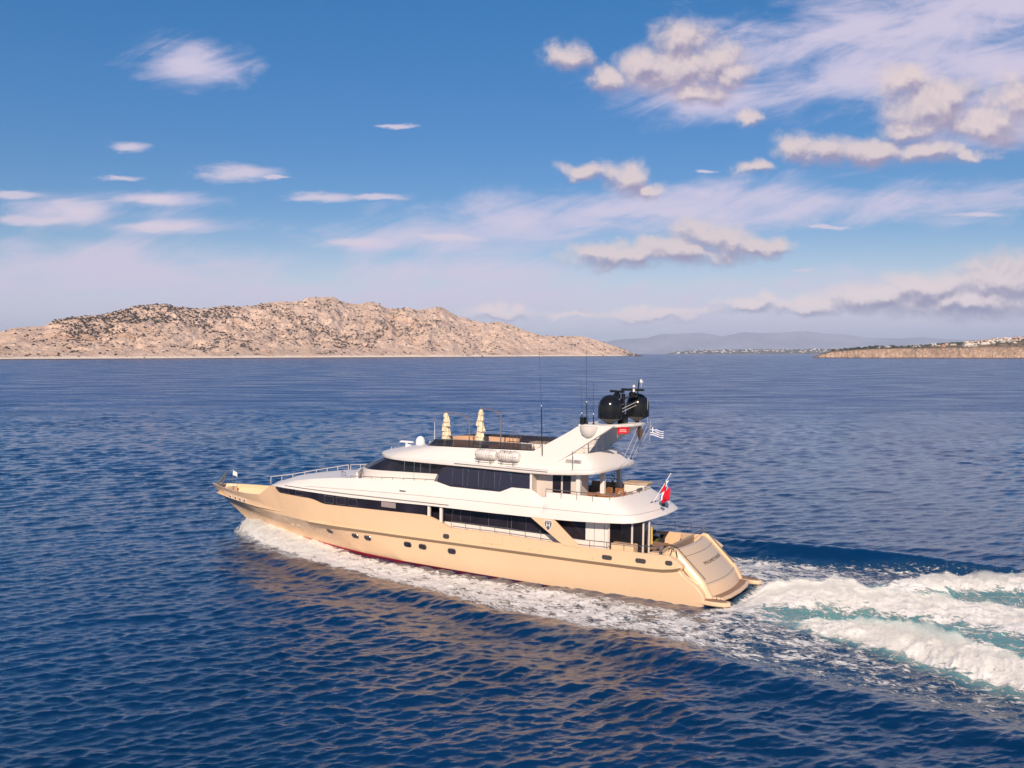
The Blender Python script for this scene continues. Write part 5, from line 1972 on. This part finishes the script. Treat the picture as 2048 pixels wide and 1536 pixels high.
rp = aboard('red_pennant', 6.55, 1.0, 9.55, 'small red flag with pale lettering hanging under the mast platform', 'flag')
o = cloth(12, 18, lambda f, g: (.10 - .78 * g, .05 * math.sin(g * 7 + f * 2), .22 - .42 * f + .14 * g + .03 * math.sin(g * 6))).build('cloth', [REDF, mat('pale_red_print', (.75, .35, .33), .9)], rp, smooth=80, norm=False)
colour_faces(o, 12, 18, lambda f, g: 1 if (.35 < f < .5 and .2 < g < .8) or (.62 < f < .72 and .15 < g < .85) else 0)
MB().tube([(.1, 0, -.4), (.1, 0, .5)], .010, 5).build('halyard', RIGG, rp)

dpn = aboard('dark_day_shape', 6.0, -1.0, 9.35, 'dark diamond shaped signal hanging at the aft end of the mast platform', 'signal shape')
b = MB()
for a in (0, PI / 2):
    c_, s_ = math.cos(a) * .27, math.sin(a) * .27
    b.add([(c_, s_, .05), (0, 0, .62), (-c_, -s_, .05), (0, 0, -.55)], [(0, 1, 2, 3)])
b.build('plates', mat('dark_brown_cloth', (.09, .06, .05), .8), dpn, smooth=0)
MB().tube([(0, 0, .6), (0, 0, .9)], .01, 5).build('halyard', RIGG, dpn)

bf = aboard('bow_flag', 42.05, 0, 2.6, 'small white flag flying on a thin staff at the bow', 'flag')
MB().tube([(0, 0, -.3), (0, 0, 1.65)], .016, 6).build('staff', GREYM, bf)
cloth(8, 12, lambda f, g: (-.02 - .55 * g, .06 * math.sin(g * 7 + f), 1.55 - .42 * f * (1 - .2 * g) - .28 * g)).build('cloth', WHITEF, bf, smooth=80, norm=False)


# ---- furniture
def cushion_box(b, x0, x1, y0, y1, z0, z1, r=.06):
    b.box(x0, x1, y0, y1, z0, z1)


def make_chair(label):
    u = aboard('dining_chair', 0, 0, 0, label, 'chair', 'teak chairs round the upper deck table')
    MB().box(-.24, .24, -.24, .24, .42, .50).build('seat', CANVAS, u, smooth=0, bevel=.03)
    b = MB()
    for i in range(4):
        z = .58 + .11 * i
        b.box(-.29 - .02 * i, -.25 - .02 * i, -.24, .24, z, z + .07)
    b.box(-.36, -.24, -.27, -.23, .42, 1.0)
    b.box(-.36, -.24, .23, .27, .42, 1.0)
    b.build('backrest', TEAKF, u, smooth=0)
    for sx_ in (-.22, .22):
        for sy in (-.22, .22):
            MB().box(sx_ - .025, sx_ + .025, sy - .025, sy + .025, 0, .42).build('leg', TEAKF, u, smooth=0)
    for sy in (-.26, .26):
        MB().box(-.3, .2, sy - .025, sy + .025, .64, .68).build('armrest', TEAKF, u, smooth=0)
    return u


tb = aboard('dining_table', 7.0, 1.2, 4.79, 'varnished teak dining table on the upper aft deck', 'table')
MB().box(-1.1, 1.1, -.6, .6, .70, .76).build('tabletop', TEAKF, tb, smooth=0, bevel=.02)
for sx_ in (-.8, .8):
    MB().box(sx_ - .06, sx_ + .06, -.3, .3, 0, .70).build('leg', TEAKF, tb, smooth=0)
ch0 = make_chair('teak chair at the table nearest the port coaming')
spots = [(7.7, 2.15, -PI / 2, 'teak chair on the port side of the table, the one nearer the bow'), (6.9, 2.15, -PI / 2, 'teak chair on the port side of the table, the one nearer the stern'),
         (7.7, .25, PI / 2, 'teak chair on the far side of the table, the one nearer the bow'), (6.9, .25, PI / 2, 'teak chair on the far side of the table, the one nearer the stern'), (5.7 + .05, 1.2, PI, 'teak chair at the aft head of the table, beside the wicker sofa')]
for i, (x, y, rz, lab) in enumerate(spots):
    o = ch0 if i == 0 else copy_tree(ch0)
    o.matrix_world = YM @ Matrix.Translation((x, y, 4.79)) @ Matrix.Rotation(rz, 4, 'Z')
    o['label'] = lab
pot = aboard('potted_plant', 7.9, -1.2, 4.79, 'tall potted plant in a dark planter between the upper deck pillars', 'plant')
MB().lathe([(.2, 0), (.26, .5), (.28, .52), (.24, .53)], 14).build('pot', DARKF, pot)
b = MB()
r = random.Random(5)
b.tube([(0, 0, .5), (.03, 0, 1.3)], .03, 6)
for i in range(150):
    z = .7 + 1.1 * r.random()
    a = r.random() * 6.28
    q = (.10 + .16 * r.random()) * (1.1 - .4 * (z - .7)) * (1 if int(z * 4) % 2 else .55)
    p = Vector((q * math.cos(a), q * math.sin(a), z))
    d = Vector((math.cos(a), math.sin(a), r.uniform(-.3, .6))) * .12
    s_ = Vector((-math.sin(a), math.cos(a), 0)) * .05
    b.add([p - s_, p + d, p + s_], [(0, 1, 2)])
b.build('foliage', PLANT, pot, smooth=0, norm=False)
ws_ = aboard('wicker_sofa', 6.45, -1.75, 4.79, 'dark wicker sofa on the upper aft deck beside the white sunbed', 'sofa')
b = MB()
b.box(-.4, .4, -.9, .9, 0, .45)
b.box(-.5, -.36, -.9, .9, 0, .95)
b.build('frame', WICKER, ws_, smooth=0, bevel=.04)
MB().box(-.34, .42, -.82, .82, .452, .58).build('seat_cushion', TAUPE, ws_, smooth=0, bevel=.05)
sb = aboard('sunbed', 6.4, -2.3, 4.79, 'white sunbed with a beige pad in the corner of the upper aft deck', 'sunbed')
MB().prism([(.9, .75), (.9, -.45), (-.55, -.55), (-.55, .75)], 'z', 0, 1.06).build('base', WHITE, sb, smooth=0, bevel=.08)
MB().prism([(.95, .78), (.95, -.5), (-.62, -.6), (-.62, .3), (-.2, .78)], 'z', 1.062, 1.20).build('pad', BEIGE, sb, smooth=0, bevel=.05)
# sun deck
sf = aboard('curved_sofa', 18.0, -1.5, 7.23, 'long curved beige sofa along the far side of the sun deck', 'sofa')
pl_ = [(2.6, .9), (2.3, .1), (1.6, -.55), (.6, -.85), (-1.2, -.9), (-2.2, -.9)]
b, c = MB(), MB()
rows_b, rows_s = [], []
for i, (x, y) in enumerate(pl_):
    nx, ny = (-.7, .7) if i < 2 else ((-.3, .95) if i == 2 else (0, 1))
    rows_s.append([(x, y, 0), (x, y, .42), (x + nx * .75, y + ny * .75, .42), (x + nx * .75, y + ny * .75, 0)])
    rows_b.append([(x + nx * .02, y + ny * .02, .42), (x - nx * .03, y - ny * .03, 1.02), (x + nx * .16, y + ny * .16, 1.02), (x + nx * .24, y + ny * .24, .425)])
c.grid(rows_s).add(rows_s[0], [(0, 1, 2, 3)]).add(rows_s[-1], [(0, 1, 2, 3)]).build('seat', BEIGE, sf, smooth=40)
b.grid(rows_b).add(rows_b[0], [(0, 1, 2, 3)]).add(rows_b[-1], [(0, 1, 2, 3)]).build('backrest', mat('tan_cushion', (.58, .36, .23), .9, spec=.2), sf, smooth=40)
rt = aboard('round_table', 16.9, .3, 7.23, 'round grey table on the sun deck behind the life rafts', 'table')
MB().lathe([(.02, .80), (.85, .80), (.87, .82), (.85, .85), (.02, .85)], 32).build('tabletop', mat('grey_stone', (.36, .31, .29), .4), rt, smooth=30)
MB().lathe([(.3, 0), (.28, .05), (.07, .1), (.07, .79)], 16).build('pedestal', GREYM, rt)
bar = aboard('bar_counter', 12.6, -1.2, 7.23, 'white bar counter on the sun deck in front of the mast', 'bar counter')
MB().box(-1.4, 1.4, -.45, .45, 0, .98).build('cabinet', WHITE, bar, smooth=0, bevel=.03)
MB().box(-1.45, 1.45, -.5, .5, .982, 1.03).build('worktop', TAUPE, bar, smooth=0, bevel=.01)
def stool(label):
    u = aboard('bar_stool', 0, 0, 0, label, 'stool', 'bar stools on the sun deck')
    MB().lathe([(.02, .70), (.19, .70), (.2, .75), (.02, .78)], 16).build('seat', BEIGE, u)
    b = MB()
    for a in range(4):
        q = a * PI / 2 + .4
        b.tube([(.2 * math.cos(q), .2 * math.sin(q), 0), (.12 * math.cos(q), .12 * math.sin(q), .7)], .016, 5)
    b.tube([(.17 * math.cos(a), .17 * math.sin(a), .28) for a in np.linspace(0, 2 * PI, 13)[:-1]], .012, 4, closed=True)
    b.build('frame', STEEL, u)
    return u
st0 = stool('steel bar stool before the white bar, nearest the bow')
for i, (x, lab) in enumerate(((13.6, 'steel bar stool at the white bar, nearest the bow'), (12.9, 'steel bar stool at the middle of the white bar'), (12.2, 'steel bar stool at the white bar, nearest the mast arch'))):
    o = st0 if i == 0 else copy_tree(st0)
    o.matrix_world = YM @ Matrix.Translation((x, -.35, 7.23))
    o['label'] = lab
# main aft deck
ac = aboard('armchair', 5.2, -2.5, 1.86, 'black armchair with a white cushion on the main aft deck', 'chair')
MB().box(-.36, .36, -.36, .36, .25, .45).build('seat', DARKF, ac, smooth=0, bevel=.04)
MB().box(.30, .42, -.38, .38, .25, .95).build('backrest', DARKF, ac, smooth=0, bevel=.04)
for s in (-.38, .38):
    MB().box(-.34, .34, s - .04, s + .04, .25, .68).build('armrest', DARKF, ac, smooth=0, bevel=.03)
    for x in (-.3, .3):
        MB().tube([(x, s, 0), (x, s, .26)], .025, 6).build('leg', STEEL, ac)
MB().box(-.05, .26, -.28, .28, .5, .78).build('cushion', WHITEF, ac, smooth=0, bevel=.06)
as_ = aboard('aft_sofa', 2.95, -.6, 1.86, 'long beige sofa built along the head of the transom on the main aft deck', 'sofa')
MB().box(-.05, .75, -2.0, 2.2, 0, .50).build('seat', BEIGE, as_, smooth=0, bevel=.06)
MB().box(-.22, -.02, -2.0, 2.2, .1, .98).build('backrest', TAUPE, as_, smooth=0, bevel=.08)
MB().box(-.05, .75, -2.32, -2.02, 0, 1.0).build('armrest', BEIGE, as_, smooth=0, bevel=.10)
at_ = aboard('deck_table', 4.35, .3, 1.86, 'low broad teak table on the main aft deck', 'table')
MB().box(-.55, .55, -1.1, 1.1, .56, .62).build('tabletop', TEAK, at_, smooth=0, bevel=.01)
for sx_ in (-.4, .4):
    for sy in (-.9, .9):
        MB().box(sx_ - .04, sx_ + .04, sy - .04, sy + .04, 0, .56).build('leg', TEAKF, at_, smooth=0)
pp = aboard('deck_plant', 5.0, -1.75, 1.86, 'small green plant beside the black armchair on the main aft deck', 'plant')
MB().lathe([(.13, 0), (.17, .3), (.15, .31)], 12).build('pot', CREAM, pp)
b = MB()
for i in range(60):
    a = r.random() * 6.28
    p = Vector((.05 * math.cos(a), .05 * math.sin(a), .3))
    d = Vector((math.cos(a) * .25 * r.random(), math.sin(a) * .25 * r.random(), .15 + .25 * r.random()))
    s_ = Vector((-math.sin(a), math.cos(a), 0)) * .04
    b.add([p - s_, p + d, p + s_], [(0, 1, 2)])
b.build('foliage', mat('bright_leaf', (.14, .16, .04), .6), pp, smooth=0, norm=False)
yc_ = aboard('yellow_cloth', 4.2, 1.2, 1.86, 'pale yellow cloth hanging on a stand behind the glass at the aft deck', 'cloth')
MB().tube([(0, 0, 0), (0, 0, 1.95)], .02, 6).tube([(0, -.2, 1.9), (0, .2, 1.9)], .015, 5).build('stand', STEEL, yc_)
cloth(20, 16, lambda f, g: ((g - .5) * .1 + .05 * math.sin(g * 14), (g - .5) * (.40 + .12 * f), 1.92 - 1.1 * f)).build('cloth', YELLOWF, yc_, smooth=80, norm=False)
# capstans, grips and stanchions round the stern belong to the yacht
for (x, y) in ((3.3, -3.0), (2.75, 3.05), (2.35, -3.05)):
    zb = 2.72 if y > 0 else 2.3
    MB().lathe([(.14, zb - .4), (.14, zb), (.08, zb + .06), (.08, zb + .22), (.13, zb + .28), (.12, zb + .33)], 14, (x, y, 0)).build('capstan', STEEL, YA)
b = MB()
for (x, y) in ((4.4, -3.5), (3.3, -3.5), (2.6, -3.5), (2.2, -3.3)):
    b.tube([(x, y, 2.7), (x, y, 3.4)], .025, 6)
b.build('stern_stanchion', STEEL, YA)
b = MB()
for (x, y) in ((2.35, 2.95), (2.1, 3.2)):
    b.tube([(x, y, 2.6), (x - .1, y, 3.0), (x - .35, y, 3.0), (x - .45, y, 2.6)], .03, 6)
b.build('boarding_grip', BLACKP, YA)

# ------------------------------------------------------------------ spray thrown up by the yacht
def spray_mat():
    m = bpy.data.materials.new('spray_water')
    m.use_nodes = True
    t = m.node_tree
    bs = t.nodes['Principled BSDF']
    bs.inputs['Base Color'].default_value = (.88, .87, .86, 1)
    bs.inputs['Roughness'].default_value = .8
    bs.inputs['Specular IOR Level'].default_value = .1
    tl = N(t, 'ShaderNodeBsdfTranslucent', {'Color': (.85, .86, .88, 1)})
    mx = N(t, 'ShaderNodeMixShader', {0: .35})
    t.links.new(bs.outputs[0], mx.inputs[1])
    t.links.new(tl.outputs[0], mx.inputs[2])
    t.links.new(mx.outputs[0], t.nodes['Material Output'].inputs[0])
    return m


SPRAY = spray_mat()
OCT = np.array([(1, 0, 0), (-1, 0, 0), (0, 1, 0), (0, -1, 0), (0, 0, 1), (0, 0, -1)], float)
OF = np.array([(0, 2, 4), (2, 1, 4), (1, 3, 4), (3, 0, 4), (2, 0, 5), (1, 2, 5), (3, 1, 5), (0, 3, 5)])


def drops(name, P, S):
    n = len(P)
    r = np.random.default_rng(3)
    V = OCT[None] * (S[:, None, None] * r.uniform(.6, 1.4, (n, 6, 1))) + P[:, None, :]
    F = OF[None] + 6 * np.arange(n)[:, None, None]
    me = bpy.data.meshes.new(name)
    me.from_pydata(V.reshape(-1, 3).tolist(), [], F.reshape(-1, 3).tolist())
    me.materials.append(SPRAY)
    me.polygons.foreach_set('use_smooth', np.ones(len(me.polygons), dtype=bool))
    o = link(bpy.data.objects.new(name, me))
    return tag(o, kind='stuff')


def b2w(bx, by, bz):
    """points level with the sea under the yacht's frame"""
    return np.stack([YO.x + bx * _f0.x + by * YP.x, YO.y + bx * _f0.y + by * YP.y, bz], 1)


def sea_h(bx, by):
    p = b2w(bx, by, bx * 0)
    return wake(p[:, 0][None], p[:, 1][None])[0][0]


r = np.random.default_rng(17)
n = 5500
bx = 40.6 - 12.5 * r.random(n) ** 1.5
oe_ = np.interp(bx, [28, 31, 33, 36, 38.5, 40.3, 41.2], [6.4, 5.7, 4.9, 3.6, 2.2, 1.0, 0.3])
hb2 = hull_half(bx)
f = r.beta(1.5, 1.6, n)
by = (hb2 + (oe_ + .5 - hb2) * f) * np.where(r.random(n) < .75, 1, -1)
ht = np.interp(bx, [28, 31, 34, 36.5, 38.5, 40, 40.8], [.15, .3, .6, .9, 1.0, .8, .3])
bz = sea_h(bx, by) + ht * r.random(n) ** 2.2 * 1.05 * (1.1 - .6 * f)
sz_ = .010 + .032 * r.random(n) ** 4
drops('bow_spray', b2w(bx, by, bz), sz_)
n = 3800
s_ = 1.0 + 27 * r.random(n)
which = r.random(n)
rp_ = np.interp(s_, [0, 3, 6, 9, 13, 18, 26, 60], [2.8, 3.6, 4.4, 5.3, 7.2, 9.4, 12.3, 20])
rs_ = np.interp(s_, [0, 3, 6, 9, 13, 18, 26, 60], [2.8, 3.8, 5.0, 6.6, 9.3, 11.6, 14.3, 22])
cy_ = np.interp(s_, [0, 3, 6, 10, 20], [0.0, -0.2, -0.9, -1.5, -1.8])
by = np.where(which < .45, rp_ + r.normal(0, .75, n), np.where(which < .8, cy_ + r.normal(0, 1.7, n), -rs_ + r.normal(0, .8, n)))
keep = ~((which < .45) & (s_ < 5)) & ~((which > .8) & (s_ < 7))
s_, by = s_[keep], by[keep]
bx = -1.2 - s_
n = len(bx)
amp_ = np.interp(s_, [0, 2, 5, 9, 15, 26], [.3, .7, .75, .7, .75, .5])
bz = sea_h(bx, by) + amp_ * .8 * r.random(n) ** 3.2
drops('stern_spray', b2w(bx, by, bz), .012 + .036 * r.random(n) ** 4)
# fine mist over the breaking water: closed shells of airborne spray
def mist_mat():
    m = bpy.data.materials.new('spray_mist')
    m.use_nodes = True
    t = m.node_tree
    t.nodes.clear()
    o = t.nodes.new('ShaderNodeOutputMaterial')
    v = N(t, 'ShaderNodeVolumePrincipled', {'Color': (.98, .98, .98, 1), 'Density': 0.85, 'Anisotropy': -0.45})
    t.links.new(v.outputs[0], o.inputs['Volume'])
    return m


MIST = mist_mat()


def mist(name, S, Cy, Hw, Th, seed, side_fn=None):
    """shell along S (boat x), centre Cy, half width Hw, thickness Th"""
    T = np.linspace(-1, 1, 41)
    bx = np.repeat(S[:, None], len(T), 1)
    by = Cy[:, None] + Hw[:, None] * T[None, :]
    sh = sea_h(bx.ravel(), by.ravel()).reshape(bx.shape)
    nz = 0.12 + 1.9 * np.clip(fbm(bx * 1.1 + seed, by * 1.1 + seed * 3, 5, 0.6) - .28, 0, 1) * (0.4 + 1.2 * fbm(bx * 3.2 + seed, by * 3.2, 4, .6))
    ends = np.clip(np.minimum(np.arange(len(S)), np.arange(len(S))[::-1]) / 6.0, 0, 1)[:, None]
    th = Th[:, None] * (1 - T[None, :] ** 2) * nz * ends
    top, bot = sh + th + 0.002, sh - 0.15 * (1 - T[None, :] ** 2) * ends
    v1, v2 = b2w(bx.ravel(), by.ravel(), top.ravel()), b2w(bx.ravel(), by.ravel(), bot.ravel())
    nr, nc = bx.shape
    mb = MB()
    q = []
    for k, rev in ((0, False), (nr * nc, True)):
        for i in range(nr - 1):
            for j in range(nc - 1):
                f = (k + i * nc + j, k + i * nc + j + 1, k + (i + 1) * nc + j + 1, k + (i + 1) * nc + j)
                q.append(f[::-1] if rev else f)
    edge = [(0, j) for j in range(nc)] + [(i, nc - 1) for i in range(1, nr)] + [(nr - 1, j) for j in range(nc - 2, -1, -1)] + [(i, 0) for i in range(nr - 2, 0, -1)]
    n0 = nr * nc
    for (a_, c_) in zip(edge, edge[1:] + edge[:1]):
        p_, r_ = a_[0] * nc + a_[1], c_[0] * nc + c_[1]
        q.append((p_, p_ + n0, r_ + n0, r_))
    mb.add(np.vstack([v1, v2]).tolist(), q)
    return tag(mb.build(name, MIST, smooth=80), kind='stuff')


s1 = np.linspace(4.5, 30, 160)
mist('wake_mist', -1.2 - s1, np.interp(s1, [0, 3, 6, 9, 13, 18, 26, 60], [2.8, 3.6, 4.4, 5.3, 7.2, 9.4, 12.3, 20]) + .25, np.full(160, 1.5), np.interp(s1, [4.5, 8, 14, 30], [.25, .6, .75, .55]), 3)
s1 = np.linspace(.5, 24, 160)
mist('wake_mist', -1.2 - s1, np.interp(s1, [0, 3, 6, 10, 20], [0.0, -0.2, -0.9, -1.5, -1.8]), np.interp(s1, [.5, 4, 10, 24], [2.8, 2.4, 2.3, 3.0]), np.interp(s1, [.5, 2, 5, 10, 24], [.3, .75, .7, .4, .25]), 7)
s1 = np.linspace(8, 30, 80)
mist('wake_mist', -1.2 - s1, -np.interp(s1, [0, 3, 6, 9, 13, 18, 26, 60], [2.8, 3.8, 5.0, 6.6, 9.3, 11.6, 14.3, 22]), np.full(80, 1.5), np.interp(s1, [8, 12, 30], [.3, .6, .5]), 11)
xb2 = np.linspace(41.0, 28.0, 80)
hb3 = hull_half(xb2)
oe3 = np.interp(xb2, [28, 31, 33, 36, 38.5, 40.3, 41.2], [6.4, 5.7, 4.9, 3.6, 2.2, 1.0, 0.3])
for sd in (1, -1):
    mist('bow_mist', xb2, (hb3 * .6 + oe3 * .4) * sd, (oe3 - hb3) * .62 + .15, np.interp(xb2, [28, 32, 36, 38.5, 40, 41], [.1, .2, .45, .75, .7, .25]), 5 + sd)
# saloon seats seen through the windbreak
sso = aboard('saloon_sofa', 6.9, 1.2, 1.86, 'long dark grey sofa behind the glass windbreak on the main deck', 'sofa')
MB().box(-.9, .9, -.4, .4, .1, .5).build('seat', mat('grey_olive_cushion', (.17, .16, .12), .9), sso, smooth=0, bevel=.05)
MB().box(-.9, .9, -.62, -.38, .1, 1.15).build('backrest', mat('grey_olive_cushion'), sso, smooth=0, bevel=.06)
